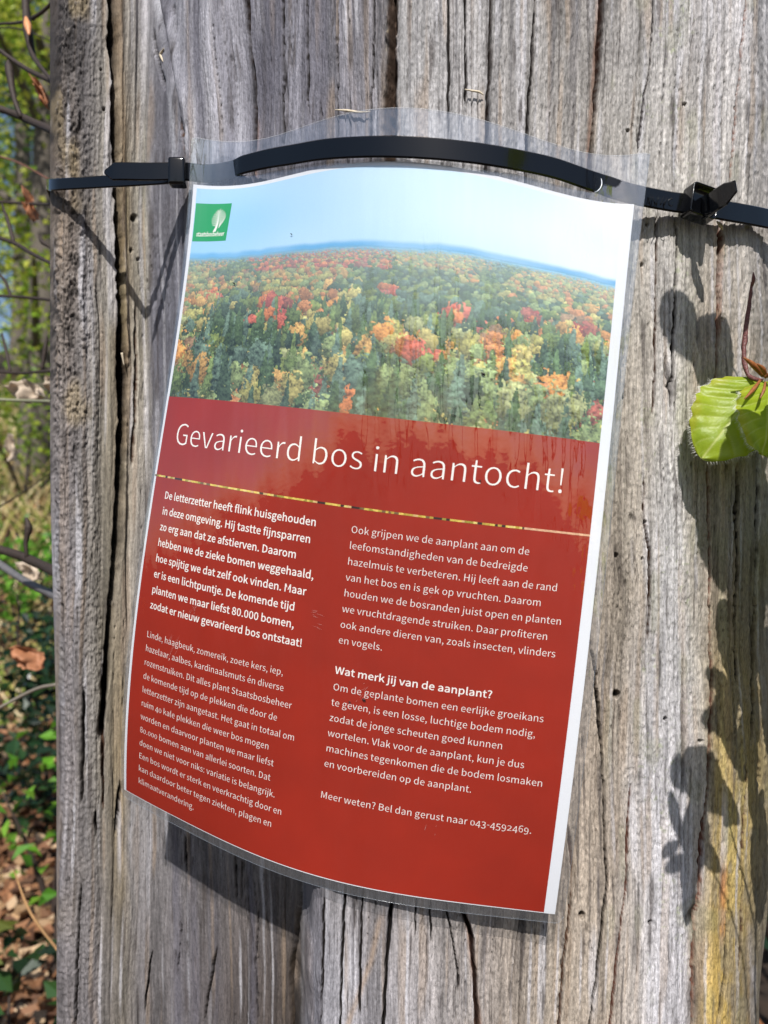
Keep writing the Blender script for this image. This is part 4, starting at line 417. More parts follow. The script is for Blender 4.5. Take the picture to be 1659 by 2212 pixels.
def forest(A, B):
    """the printed aerial view of an autumn wood: overlapping crowns that grow towards the viewer"""
    hz = 31.9 + 1.0 * np.sin(A / 31.0 + .3) + .5 * vn(A, B * 0, 23, 1, 202) + .3 * vn(A, B * 0, 5, 1, 218)
    k = np.clip(.10 + (A / 205) * .75 + .14 * vn(A, B, 34, 18, 201) + .22 * sm(A, 120, 190), 0, 1)[..., None]
    img = lin((150, 202, 236)) * (1 - k) + lin((224, 238, 245)) * k
    def put(mask, c):
        img[:] = img * (1 - mask[..., None]) + c * mask[..., None]
    put(sm(B, hz - 1.6, hz + .6) * (.75 + .2 * vn(A, B, 14, 3, 219)), lin((96, 170, 218)))
    put(sm(B, hz + .9, hz + 2.6) * .85, lin((128, 168, 184)))
    put(sm(B, hz + 2.4, hz + 6) * .8, lin((146, 158, 140)))
    pal = np.array([lin(c) for c in ((112, 124, 68), (152, 148, 88), (98, 114, 68), (76, 96, 64), (160, 150, 94), (176, 140, 84), (172, 118, 76), (142, 146, 102), (92, 112, 96), (172, 162, 100), (136, 110, 84), (70, 88, 68), (122, 136, 92), (188, 134, 74))])
    reds = np.array([lin(c) for c in ((172, 84, 64), (154, 72, 66), (190, 116, 70), (146, 86, 74), (186, 100, 80))])
    H = np.random.default_rng(203).random((6, 512, 512))
    spots = [(58, 58, 9), (45, 65, 6), (141, 57, 7), (150, 61, 5), (171, 54, 5), (161, 59, 4), (88, 90, 8), (98, 97, 6), (193, 55, 4), (36, 94, 8), (128, 71, 5), (197, 80, 5), (20, 51, 4), (60, 66, 4), (203, 90, 5), (104, 94, 4), (112, 50, 4)]
    for g, (s0, s1, bmin, keep) in enumerate(((.8, .10, 33.0, .97), (1.0, .155, 38.0, .80), (1.2, .165, 52.0, .62))):
        q = np.log(s0 + s1 * np.clip(B - 33, 0, None)) / s1 * 1.9
        q = q + g * .37; iq = np.floor(q).astype(int)
        best = np.full(A.shape, -1e9); out_c = np.zeros(A.shape + (3,)); hit = np.zeros(A.shape, bool)
        for dj in range(-1, 5):
            jr = iq + dj; srow = np.exp((jr + .5 - g * .37) * s1 / 1.9); prow = A / srow + H[0, jr % 512, 5] * 9; ip = np.floor(prow).astype(int)
            for di in (-1, 0, 1):
                ci, cj = (ip + di) % 512, (jr + 97 * g) % 512
                h = [H[m, ci, cj] for m in range(6)]
                cy = jr + .1 + .8 * h[1]; sc = np.exp((cy - g * .37) * s1 / 1.9)
                ac = (ip + di + .1 + .8 * h[0] - H[0, jr % 512, 5] * 9) * srow; bc = (sc - s0) / s1 + 33
                reg = .9 * vn(ac, bc, 26, 12, 204) + .7 * vn(ac, bc, 9, 6, 214)
                con = (h[2] < .30 + .40 * (reg > .05)) & (bc > 56)
                ex = sc * (.42 + .26 * h[3]) * np.where(con, .70, 1.0); ey = sc * np.clip(.30 + (bc - 33) * .006, .3, .62) * (.8 + .5 * h[3]) * np.where(con, 1.9, 1.0)
                wob = 1 + .35 * vn(A + ci * 7, B, 2.2, 1.8, 220) + .28 * vn(A, B + ci * 3, .9, .8, 221)
                x = (A - ac) / ex; y = (B - bc) / ey
                rr = np.where(con, np.maximum(np.abs(x) / np.clip(.14 + .50 * (y + 1), .04, 1), np.abs(y)), np.sqrt(x * x + y * y)) * wob
                ins = (rr < 1) & (cy > best) & (bc > bmin) & (h[4] < keep)
                ii = (h[5] * 14).astype(int) % 14
                ii = np.where(reg > .22, np.array([0, 2, 3, 8, 11, 12])[(h[5] * 6).astype(int) % 6], ii); ii = np.where(reg < -.38, np.array([4, 6, 1, 7, 12, 5])[(h[5] * 6).astype(int) % 6], ii); ii = np.where(con, np.array([3, 8, 11, 2])[(h[5] * 4).astype(int) % 4], ii)
                c = pal[ii]
                rd = np.zeros(A.shape, bool)
                for ra, rb, r_ in spots: rd |= ((ac - ra) ** 2 + ((bc - rb) * 1.7) ** 2 < r_ * r_)
                rd |= (bc < 41.5) & (ac > 38) & (ac < 112) & (h[0] < .6)
                c = np.where((rd & (h[4] < .8) & ~con)[..., None], reds[(h[5] * 5).astype(int) % 5], c)
                form = np.clip(1.02 - .45 * y + .12 * x - .22 * np.clip(rr, 0, 1) ** 3, .22, 1.6) * (.75 + .45 * h[1])
                c = c * form[..., None]
                out_c = np.where(ins[..., None], c, out_c); best = np.where(ins, cy, best); hit |= ins
        big = .35 + .65 * sm(B, 45, 90); tex = 1 + .45 * vn(A, B, .75, .65, 206 + g) + .55 * big * vn(A, B, 1.9, 1.3, 210 + g) + .25 * vn(A, B, .42, .42, 226) + .25 * big * vn(A, B, 4.2, 3.2, 227)
        far = np.clip((B - 33) / 34.0, 0, 1) ** .7
        cc = out_c * np.clip(1 + (tex - 1) * (.4 + .6 * far), .2, 2)[..., None]
        base = lin((56, 70, 64)) * (1 + .3 * vn(A, B, 2, 2, 230))[..., None]
        hk = (.50 * (1 - far))[..., None]; hazec = lin((164, 180, 180))
        if g == 0:
            m = sm(B, hz + 3.0, hz + 9)[..., None]; img[:] = img * (1 - m) + (base * (1 - hk) + hazec * hk) * m
        m = (hit * sm(B, hz + 1.6, hz + 4))[..., None]; img[:] = img * (1 - m) + (cc * (1 - hk) + hazec * hk) * m
    gain = 1.12 + .28 * np.clip((A - 60) / 140, 0, 1) - .20 * sm(B, 66, 96)
    low = (B > hz + 2)[..., None]
    return np.where(low, np.clip(img * gain[..., None] * (1 + .02 * np.sign(np.sin(B * 2 * math.pi / .8)))[..., None], 0, .8), img)
panel('forest_photo', 1.8, 205.4, 1.6, 100.2, 640, 330, .00005, m_photo, forest)

def divc(A, B):
    r = np.random.default_rng(9); pal = np.array([lin(c) for c in ((212, 190, 84), (190, 164, 66), (226, 206, 122), (120, 96, 60), (48, 34, 30), (214, 180, 120), (160, 150, 60), (228, 200, 96))])
    k = r.integers(0, len(pal), 400); cell = (A / 1.7 + .8 * vn(A, B, 5, 9, 210)).astype(int)
    base = pal[k[cell % 400]]; run = vn(A, B * 0, 9, 1, 211); base = np.where((run > .55)[..., None], lin((50, 34, 34)), base)
    base = np.where((A > 178)[..., None], lin((222, 176, 140)), base)
    return base * (1 + .25 * vn(A, B, .6, .3, 212))[..., None]
panel('divider_line', .6, 205.4, 137.6, 138.45, 520, 5, .0001, m_div, divc)

# lettering: glyph outlines (Latin sans), laid out line by line and bent onto the sheet
CAPH = max(p[3] for s in GLYPHS['H'][1] for p in s) / 1000.0
OLD = {'0': (.76, 0), '1': (.76, 0), '2': (.76, 0), '3': (1, -.2), '4': (1, -.2), '5': (1, -.2), '7': (1, -.2), '9': (1, -.2)}
def natural(txt): return sum(GLYPHS[ch][0] for ch in txt) / 1000.0
def text_line(txt, a0, b0, cap, xs, weight=0.0, name='text_line', old=False, off=.00011, mat=None, track=0.0, slant=0):
    k = cap / CAPH
    cu = bpy.data.curves.new(name, 'CURVE'); cu.dimensions = '2D'; cu.fill_mode = 'FRONT'; cu.resolution_u = 4 if cap > 6 else 2
    cu.offset = weight
    x = 0.0
    for ch in txt:
        adv, sps = GLYPHS[ch]; sy, dy = OLD.get(ch, (1, 0)) if old else (1, 0)
        for sp in sps:
            s = cu.splines.new('BEZIER'); s.bezier_points.add(len(sp) - 1); s.use_cyclic_u = True
            for bp, q_ in zip(s.bezier_points, sp):
                bp.handle_left_type = bp.handle_right_type = 'FREE'
                pt = [((x + q_[2 * i] / 1000.0) * k * xs, (q_[2 * i + 1] / 1000.0 * sy + dy * CAPH) * k, 0) for i in range(3)]
                bp.handle_left, bp.co, bp.handle_right = pt
        x += adv / 1000.0 + track
    tmp = bpy.data.objects.new('tmp', cu); C.objects.link(tmp)
    dg = bpy.context.evaluated_depsgraph_get(); me = bpy.data.meshes.new_from_object(tmp.evaluated_get(dg))
    bpy.data.objects.remove(tmp); bpy.data.curves.remove(cu)
    n = len(me.vertices); co = np.empty(n * 3, np.float32); me.vertices.foreach_get('co', co); co = co.reshape(-1, 3)
    W = to_local(sheet(a0 + co[:, 0] + slant * co[:, 1], b0 - co[:, 1], off)); me.vertices.foreach_set('co', W.astype(np.float32).ravel())
    me.materials.clear(); me.materials.append(mat or m_white); me.name = name
    for p_ in me.polygons: p_.use_smooth = False
    o = bpy.data.objects.new(name, me); C.objects.link(o); o.parent = notice
    return o
t_ = 'Gevarieerd bos in aantocht!'
text_line(t_, 11.0, 122.4, 10.0, 182.0 / (natural(t_) * 10.0 / CAPH), -.19, 'title_lettering')
bold = ['De letterzetter heeft flink huisgehouden', 'in deze omgeving. Hij tastte fijnsparren', 'zo erg aan dat ze afstierven. Daarom', 'hebben we de zieke bomen weggehaald,',
        'hoe spijtig we dat zelf ook vinden. Maar', 'er is een lichtpuntje. De komende tijd', 'planten we maar liefst 80.000 bomen,', 'zodat er nieuw gevarieerd bos ontstaat!']
xs = 82.4 / (natural(bold[0]) * 3.35 / CAPH)
for i, s_t in enumerate(bold): text_line(s_t, 10.2, 148.1 + i * 7.41, 3.35, xs, .06)
thin = ['Linde, haagbeuk, zomereik, zoete kers, iep,', 'hazelaar, aalbes, kardinaalsmuts én diverse', 'rozenstruiken. Dit alles plant Staatsbosbeheer', 'de komende tijd op de plekken die door de',
        'letterzetter zijn aangetast. Het gaat in totaal om', 'ruim 40 kale plekken die weer bos mogen', 'worden en daarvoor planten we maar liefst', '80.000 bomen aan van allerlei soorten. Dat',
        'doen we niet voor niks: variatie is belangrijk.', 'Een bos wordt er sterk en veerkrachtig door en', 'kan daardoor beter tegen ziekten, plagen en', 'klimaatverandering.']
xs = 83.6 / (natural(thin[4]) * 2.95 / CAPH)
for i, s_t in enumerate(thin): text_line(s_t, 10.0, 213.9 + i * 6.79, 2.95, xs, -.035, old=True)
right = ['Ook grijpen we de aanplant aan om de', 'leefomstandigheden van de bedreigde', 'hazelmuis te verbeteren. Hij leeft aan de rand', 'van het bos en is gek op vruchten. Daarom',
         'houden we de bosranden juist open en planten', 'we vruchtdragende struiken. Daar profiteren', 'ook andere dieren van, zoals insecten, vlinders', 'en vogels.']
xs = 90.0 / (natural(right[4]) * 2.95 / CAPH)
for i, s_t in enumerate(right): text_line(s_t, 107.9, 148.5 + i * 6.68, 2.95, xs, -.035, old=True)
t_ = 'Wat merk jij van de aanplant?'; text_line(t_, 107.9, 208.3, 3.05, 66.0 / (natural(t_) * 3.05 / CAPH), .06, 'text_heading')
right2 = ['Om de geplante bomen een eerlijke groeikans', 'te geven, is een losse, luchtige bodem nodig,', 'zodat de jonge scheuten goed kunnen', 'wortelen. Vlak voor de aanplant, kun je dus',
          'machines tegenkomen die de bodem losmaken', 'en voorbereiden op de aanplant.']
for i, s_t in enumerate(right2): text_line(s_t, 107.9, 215.5 + i * 6.68, 2.95, xs, -.035, old=True)
text_line('Meer weten? Bel dan gerust naar 043-4592469.', 107.9, 262.7, 2.95, xs, -.035, old=True)

# green logo patch with the white leaf-tree and the agency's name
def shape(name, polys, off, mat, parent=notice):
    """flat outline pieces (mm) bent onto the sheet as one mesh"""
    V, Fs = [], []
    for pl in polys:
        n0 = len(V); V += list(pl); Fs.append(list(range(n0, n0 + len(pl))))
    V = np.array(V, float); W = to_local(sheet(V[:, 0], V[:, 1], off))
    me = bpy.data.meshes.new(name); me.from_pydata(W.tolist(), [], Fs); me.update(); me.materials.append(mat)
    o = bpy.data.objects.new(name, me); C.objects.link(o); o.parent = parent; return o
panel('logo_patch', 2.1, 22.0, 8.4, 26.1, 12, 12, .00009, m_green)
polys = []
def ribbon(p, w0, w1):
    p = spline(p, 9); d_ = np.gradient(p, axis=0); d_ /= np.linalg.norm(d_, axis=1)[:, None]; n_ = np.stack([-d_[:, 1], d_[:, 0]], 1)
    ww = np.linspace(w0, w1, 9)[:, None] / 2; a_l, b_l = p + n_ * ww, p - n_ * ww
    for k in range(8): polys.append([a_l[k], a_l[k + 1], b_l[k + 1], b_l[k]])
ribbon([(14.0, 21.4), (15.0, 19.4), (15.5, 16.6), (15.4, 14.2), (15.9, 10.7)], 1.35, .22)
polys.append([(13.1, 21.6), (14.3, 20.3), (15.2, 20.4), (14.9, 21.6)])
for k in range(8):
    y0 = 11.6 + k * 1.02; ex = [14.4, 13.3, 12.5, 12.0, 11.7, 11.7, 11.9, 12.5][k]
    ribbon([(15.45, y0 + .9), (13.9 + (ex - 12) * .2, y0 - .1), (ex, y0 - .25)], .5, .26)
for k in range(9):
    y0 = 11.2 + k * .88; ex = [17.2, 18.3, 19.0, 19.3, 19.5, 19.5, 19.2, 18.7, 17.9][k]
    m0 = (16.0 + .05 * k, y0 + 1.7); m1 = (ex, y0 + .1 - .15 * k)
    ribbon([m0, (m0[0] * .66 + m1[0] * .34, m0[1] * .66 + m1[1] * .34 - .3), (m0[0] * .33 + m1[0] * .67, m0[1] * .33 + m1[1] * .67 + .25), m1], .36, .28)
shape('logo_tree', polys, .00013, m_white)
t_ = 'staatsbosbeheer'; text_line(t_, 4.0, 23.7, 2.0, 16.3 / (natural(t_) * 2.0 / CAPH), .05, 'logo_lettering')

# the clear film: one bent sheet with a round-ended hanger slot above the paper
def film_mat(name, milk, refl):
    m_, t, out = nodes(name)
    tr = N(t, 'ShaderNodeBsdfTransparent'); tr.inputs[0].default_value = (.97, .975, .98, 1)
    gl = N(t, 'ShaderNodeBsdfGlossy'); gl.inputs['Roughness'].default_value = .04; gl.inputs[0].default_value = (1, 1, 1, 1)
    lw = N(t, 'ShaderNodeLayerWeight'); lw.inputs[0].default_value = .5
    pw = N(t, 'ShaderNodeMath', operation='POWER'); pw.inputs[1].default_value = 5; t.links.new(lw.outputs['Facing'], pw.inputs[0])
    mr = N(t, 'ShaderNodeMath', operation='MULTIPLY_ADD'); mr.inputs[1].default_value = .9; mr.inputs[2].default_value = refl; t.links.new(pw.outputs[0], mr.inputs[0])
    tc = N(t, 'ShaderNodeTexCoord'); nz = N(t, 'ShaderNodeTexNoise'); nz.inputs['Scale'].default_value = 34; nz.inputs['Detail'].default_value = 2
    mp = N(t, 'ShaderNodeMapping'); mp.inputs['Scale'].default_value = (2.4, 1, .40); t.links.new(tc.outputs['Object'], mp.inputs[0]); t.links.new(mp.outputs[0], nz.inputs['Vector'])
    nz2 = N(t, 'ShaderNodeTexNoise'); nz2.inputs['Scale'].default_value = 320; nz2.inputs['Detail'].default_value = 1; t.links.new(tc.outputs['Object'], nz2.inputs['Vector'])
    b1 = N(t, 'ShaderNodeBump'); b1.inputs['Strength'].default_value = .8; b1.inputs['Distance'].default_value = .0022; t.links.new(nz.outputs[0], b1.inputs['Height'])
    b2 = N(t, 'ShaderNodeBump'); b2.inputs['Strength'].default_value = .25; b2.inputs['Distance'].default_value = .00012; t.links.new(nz2.outputs[0], b2.inputs['Height']); t.links.new(b1.outputs[0], b2.inputs['Normal'])
    t.links.new(b2.outputs[0], gl.inputs['Normal'])
    df = N(t, 'ShaderNodeBsdfDiffuse'); df.inputs[0].default_value = (.9, .93, 1, 1)
    mz = N(t, 'ShaderNodeMixShader'); mz.inputs[0].default_value = milk; t.links.new(tr.outputs[0], mz.inputs[1]); t.links.new(df.outputs[0], mz.inputs[2])
    ms = N(t, 'ShaderNodeMixShader'); t.links.new(mr.outputs[0], ms.inputs[0]); t.links.new(mz.outputs[0], ms.inputs[1]); t.links.new(gl.outputs[0], ms.inputs[2]); t.links.new(ms.outputs[0], out.inputs[0])
    return m_
m_film = film_mat('clear_film', .004, .12); m_film2 = film_mat('clear_film_back', .05, .16)

HA0, HA1, HC, HR = 21.8, 195.8, -8.0, 4.6        # slot ends, centre line, half height (mm)
def slot_c(a): return -9.0 + 3.0 * np.exp(-((a - 108) / 45.0) ** 2) + .006 * (a - 22)
cols_a = np.unique(np.concatenate([[-1.8], np.linspace(-1.8, 21.8, 12), HA0 + HR - HR * np.cos(np.linspace(0, math.pi / 2, 9)), np.linspace(HA0 + HR, HA1 - HR, 70),
                                   HA1 - HR + HR * np.sin(np.linspace(0, math.pi / 2, 9)), np.linspace(HA1, 213.6, 10)]).round(5))
def slot_half(a):
    d1 = np.clip((HA0 + HR - a) / HR, 0, 1); d2 = np.clip((a - (HA1 - HR)) / HR, 0, 1); d_ = np.maximum(d1, d2)
    return np.where((a <= HA0) | (a >= HA1), 0, HR * np.sqrt(np.clip(1 - d_ ** 2, 0, 1)))
hh = slot_half(cols_a); cc_ = slot_c(cols_a)
RC = 3.2
def corner(a, lo, hi): 
    d_ = np.maximum(np.clip((lo + RC - a) / RC, 0, 1), np.clip((a - (hi - RC)) / RC, 0, 1)); return RC * (1 - np.sqrt(np.clip(1 - d_ ** 2, 0, 1)))
cr = corner(cols_a, -1.8, 213.6)
topb = -20.6 + cr * .3; botb = 300.9 - cr
r1 = np.linspace(0, 1, 9)[:, None]; r2 = np.linspace(0, 1, 110)[:, None]
Bu = topb + (cc_ - hh - topb) * r1; Bl = cc_ + hh + (botb - cc_ - hh) * r2
Aall = np.vstack([np.tile(cols_a, (9, 1)), np.tile(cols_a, (110, 1))]); Ball = np.vstack([Bu, Bl])
nA = len(cols_a); f1 = gridf(9, nA); f2 = gridf(110, nA) + 9 * nA
def film_off(A, B):
    d_ = np.maximum(0, np.maximum(np.maximum(-A, A - 210), np.maximum(-B, B - 297)))
    return .00045 * np.exp(-(d_ / 1.3) ** 2) + .00012 * vn(A, B, 17, 23, 220)
mesh_np('front_film', to_local(sheet(Aall, Ball, film_off(Aall, Ball))).reshape(-1, 3), np.vstack([f1, f2])[:, ::-1], m_film, notice)
mesh_np('back_film', to_local(sheet(Aall, Ball, -film_off(Aall, Ball) * .8 - .00012)).reshape(-1, 3), np.vstack([f1, f2])[:, ::-1], m_film2, notice)
m_rim = simple('film_edge', (120, 126, 134), .2, spec=.8)
m_glint = simple('painted_edge_glint', (225, 230, 238), .15, spec=.8)  # edge glints at slot ends and film top, painted as near-white tubes
def edge_line(name, pts, r, off=.0002):
    pts = np.array(pts, float); W = to_local(sheet(pts[:, 0], pts[:, 1], off)); return tube(name, W, r, m_glint if name == 'slot_glint' or name == 'top_glint' else m_rim, notice, 5, len(W) * 2)
th = np.linspace(-math.pi / 2.6, math.pi / 2.6, 12)
edge_line('slot_glint', [(HA0 + HR - HR * math.cos(x), float(slot_c(HA0 + HR)) + HR * math.sin(x)) for x in th], .00022)
edge_line('slot_glint', [(HA1 - HR + HR * math.cos(x), float(slot_c(HA1 - HR)) + HR * math.sin(x)) for x in th], .00022)
edge_line('film_rim', [(float(a), float(b_)) for a, b_ in zip(cols_a, botb)], .00007)
edge_line('film_rim', [(213.6, b_) for b_ in np.linspace(-17, 297, 40)], .00007)
edge_line('top_glint', [(float(a), float(b_)) for a, b_ in zip(cols_a, topb)], .00006)
edge_line('film_rim', [(-1.8, b_) for b_ in np.linspace(-19, 297, 40)], .00007)
# scuffs on the film
m_sc = simple('scuff', (190, 160, 152), .5)
r = np.random.default_rng(5); V, Fs = [], []
for (a_c, b_c, n, ln_, ang_, sp_) in ((38, 196, 10, 5, 1.15, 3), (28, 214, 8, 6, 1.2, 4), (97, 184, 6, 5, .05, 2), (98, 190, 4, 5, -.1, 1.5), (121, 214, 7, 3, .9, 3), (140, 172, 4, 3, 1.2, 3), (155, 265, 4, 3, 1.3, 3)):
    for k in range(n):
        a0_ = a_c + r.normal(0, sp_ * .5); b0_ = b_c + r.normal(0, sp_ * .7); an = ang_ + r.normal(0, .12); l = ln_ * r.uniform(.2, 1); wd_ = r.uniform(.02, .055)
        dx, dy = math.cos(an), -math.sin(an); q4 = [(a0_ - dx * l / 2, b0_ - dy * l / 2), (a0_ + dy * wd_, b0_ - dx * wd_), (a0_ + dx * l / 2, b0_ + dy * l / 2), (a0_ - dy * wd_, b0_ + dx * wd_)]
        n0 = len(V); V += q4; Fs.append((n0, n0 + 1, n0 + 2, n0 + 3))
V = np.array(V); sc = mesh_np('scratches', to_local(sheet(V[:, 0], V[:, 1], .00062)), np.array(Fs), m_sc, notice, smooth=False)
sc['kind'] = 'stuff'
# small dead flies / specks on the print
m_speck = simple('dark_speck', (22, 20, 20), .6)
for (a_, b_, s_) in ((154, 79, .9), (33, 47, .6), (158, 121, .5), (122, 217, .8), (116, 219, .5), (148, 174, .35), (63, 27, .45)):
    P_ = to_local(sheet(np.array([a_]), np.array([b_]), .0007))[0]
    tube('speck', [P_ + np.array([-s_ * .0011, 0, s_ * .0007]), P_, P_ + np.array([s_ * .0008, 0, -s_ * .0006])], (.00015 * s_, .0006 * s_, .00015 * s_), m_speck, notice, 5, 7)

# ------------------------------------------------------------------ cable ties
m_tie = simple('black_nylon', (8, 9, 12), .12, .0, 900, spec=.5, coat=.08)
def strap(name, pts, width, thick, parent, loc, taper=None, n=90, tilt=None):
    """a flat band through 3-D points; width direction stays near vertical; taper(t)->factor"""
    q_ = spline(pts, n); T = np.gradient(q_, axis=0); T /= np.linalg.norm(T, axis=1)[:, None]
    up = np.tile(np.array([0, 0, 1.0]), (n, 1)); 
    if tilt is not None: up = up + np.outer(np.interp(np.linspace(0, 1, n), np.linspace(0, 1, len(tilt)), tilt), [0, 1, 0])
    Wd = up - (up * T).sum(1)[:, None] * T; Wd /= np.linalg.norm(Wd, axis=1)[:, None]; Nn = np.cross(T, Wd)
    tt = np.linspace(0, 1, n); f = taper(tt) if taper else np.ones(n)
    hw = width / 2 * f; ht = thick / 2 * (np.clip(f, .5, 1)); e = min(thick * .4, .0005)
    prof = [(-1, -1, 0, e), (-1, -1, e, 0), (1, -1, -e, 0), (1, -1, 0, e), (1, 1, 0, -e), (1, 1, -e, 0), (-1, 1, e, 0), (-1, 1, 0, -e)]
    V = np.stack([q_ + Wd * (sx * hw + ex)[:, None] + Nn * (sy * ht + ey)[:, None] for sx, sy, ex, ey in prof], 1).reshape(-1, 3) - np.array(loc)
    fs = [tuple(x) for x in gridf(n, 8, True).tolist()] + [tuple(range(8))[::-1], tuple((n - 1) * 8 + k for k in range(8))]
    me = bpy.data.meshes.new(name); me.from_pydata(V.tolist(), [], fs); me.update(); me.materials.append(m_tie)
    for p_ in me.polygons: p_.use_smooth = False
    o = bpy.data.objects.new(name, me); C.objects.link(o); o.parent = parent; return o
def block(name, c, ax, size, parent, loc, bev=.0009, mat=None, hole=False):
    """bevelled box with axes ax (3 unit vectors); an optional dark mouth on its front"""
    bm = bmesh.new(); bmesh.ops.create_cube(bm, size=1)
    if hole:
        fr_ = max(bm.faces, key=lambda f: f.calc_center_median().z)
        r_ = bmesh.ops.inset_region(bm, faces=[fr_], thickness=.22); 
        bmesh.ops.translate(bm, verts=fr_.verts, vec=(0, 0, -.45))
    for v in bm.verts: v.co = Vector((v.co.x * size[0], v.co.y * size[1], v.co.z * size[2]))
    bmesh.ops.bevel(bm, geom=[e for e in bm.edges if e.calc_length() > .0015], offset=bev, segments=3, profile=.6, affect='EDGES', clamp_overlap=True)
    M = Matrix((ax[0], ax[1], ax[2])).transposed()
    for v in bm.verts: v.co = M @ v.co + Vector(c) - Vector(loc)
    return bm_obj(name, bm, mat or m_tie, parent)
L1 = Vector((.05, .31, .14))
front = thing('cable_tie', 'black cable tie across the notice slot, its pointed tail through the left head', 'cable tie', 'cable ties holding the notice', loc=L1)
def S(a, b, off): return sheet(np.array([a]), np.array([b]), off)[0]
Yl = .3625
pts = [P3(226, 372, Yl + .004), P3(262, 370, Yl + .0015), P3(330, 371, Yl - .001), P3(392, 370, Yl - .0022), Vector(S(6, -6.3, -.0022)), Vector(S(18, -8.2, -.0012)), Vector(S(26, -8.9, .0012)), Vector(S(42, -8.9, .0022)),
       Vector(S(58, -7.5, .0024)), Vector(S(74, -6.4, .0024)), Vector(S(90, -5.2, .0024)), Vector(S(107, -4.6, .0024)), Vector(S(126, -4.9, .0024)), Vector(S(146, -6.3, .0024)), Vector(S(170, -8.4, .0022)), Vector(S(186, -8.3, .0012)),
       Vector(S(196, -8.0, -.0006)), Vector(S(208, -5.4, -.002)), P3(1440, 434, .3240), P3(1492, 441, .3270)]
strap('strap', pts, .0085, .0014, front, L1, lambda t: np.clip(.22 + t / .040, .22, 1), 220)
hx = (P3(1545, 462, .331) - P3(1470, 436, .3265)).normalized(); hz_ = Vector((-.05, -1, .12)).normalized(); hy = hz_.cross(hx).normalized(); hz_ = hx.cross(hy).normalized()
if hy.z < 0: hy = -hy; hz_ = hx.cross(hy)
if hz_.y > 0: hz_ = -hz_
block('head', P3(1512, 440, .3255), (hx, hy, hz_), (.0128, .0136, .0086), front, L1, .0016, hole=True)
# raised letters beside the head
for k, (u_, sl) in enumerate(((1404, 3), (1412, -3), (1420, 3), (1430, 4), (1438, 4))):
    tube('embossed_mark', [P3(u_ - sl, 440 + k * 1.2, .3195), P3(u_ + sl, 421 + k * 1.2, .3193)], .00022, m_tie, front, 4, 4).location = -L1
tube('embossed_mark', [P3(1450 + 6 * math.cos(x), 437 + 8 * math.sin(x), .3215) for x in np.linspace(1.0, 5.2, 8)], .00022, m_tie, front, 4, 12).location = -L1
for pth in ([P3(1287 + 6 * math.cos(x), 388 + 6 * math.sin(x), .3135) for x in np.linspace(0, 6.28, 9)], [P3(1293, 389, .3135), P3(1292, 398, .3136), P3(1284, 404, .3137)]):
    tube('embossed_nine', pth, .00010, m_tie, front, 4, 12).location = -L1
L2 = Vector((-.12, .36, .15))
back = thing('cable_tie', 'black cable tie round the back of the trunk, tail poking out of the right head', 'cable tie', 'cable ties holding the notice', loc=L2)
block('head', P3(384, 373.5, .3595), (Vector((1, .05, .0)).normalized(), Vector((.0, 0, 1)), Vector((.05, -1, 0)).normalized()), (.0078, .0126, .0066), back, L2, .0013)
bl = [P3(392, 381, Yl + .0012), P3(330, 386, .373), P3(235, 392, .388), P3(150, 397, .401), P3(118, 399, .409), P3(106, 399, .424), P3(103, 398, .45)]
strap('strap', bl, .0062, .0014, back, L2, n=60)
br = [P3(1528, 447, .3310), P3(1560, 454, .3325), P3(1610, 463, .3400), P3(1665, 474, .3505), P3(1700, 482, .366), P3(1722, 492, .392), P3(1700, 490, .45)]
strap('strap', br, .0088, .0015, back, L2, n=60)
q1 = bl[-1]; q2 = br[-1]
strap('strap', [q1, Vector((-.205, .50, .18)), Vector((-.21, .56, .18)), Vector((-.15, .66, .175)), Vector((0, .71, .17)), Vector((.16, .66, .165)), Vector((.235, .56, .16)), q2], .0076, .0014, back, L2, n=80)
tl = [P3(1516, 450, .3260), P3(1530, 444, .3180), P3(1550, 430, .3125), P3(1570, 417, .3085), P3(1590, 402, .3045)]
strap('tail', tl, .0098, .0012, back, L2, lambda t: np.where(t > .72, 1 - (t - .72) / .28 * .45, 1.0), 40, tilt=(0, .1, .2))

# ------------------------------------------------------------------ beech branch with fresh leaves at the right edge
m_leaf, t, out = nodes('fresh_leaf')
a = N(t, 'ShaderNodeAttribute', attribute_name='col'); p = N(t, 'ShaderNodeBsdfPrincipled'); p.inputs['Roughness'].default_value = .42; p.inputs['Specular IOR Level'].default_value = .4
t.links.new(a.outputs['Color'], p.inputs['Base Color']); tr = N(t, 'ShaderNodeBsdfTranslucent'); t.links.new(a.outputs['Color'], tr.inputs[0])
tc = N(t, 'ShaderNodeTexCoord'); nz = N(t, 'ShaderNodeTexNoise'); nz.inputs['Scale'].default_value = 900; nz.inputs['Detail'].default_value = 3; t.links.new(tc.outputs['Object'], nz.inputs['Vector'])
b = N(t, 'ShaderNodeBump'); b.inputs['Strength'].default_value = .35; b.inputs['Distance'].default_value = .0004; t.links.new(nz.outputs[0], b.inputs['Height']); t.links.new(b.outputs[0], p.inputs['Normal'])
ms = N(t, 'ShaderNodeMixShader'); ms.inputs[0].default_value = .36; t.links.new(p.outputs[0], ms.inputs[1]); t.links.new(tr.outputs[0], ms.inputs[2]); t.links.new(ms.outputs[0], out.inputs[0])
m_hair = simple('leaf_hair', (226, 226, 214), .5, trans=.3)
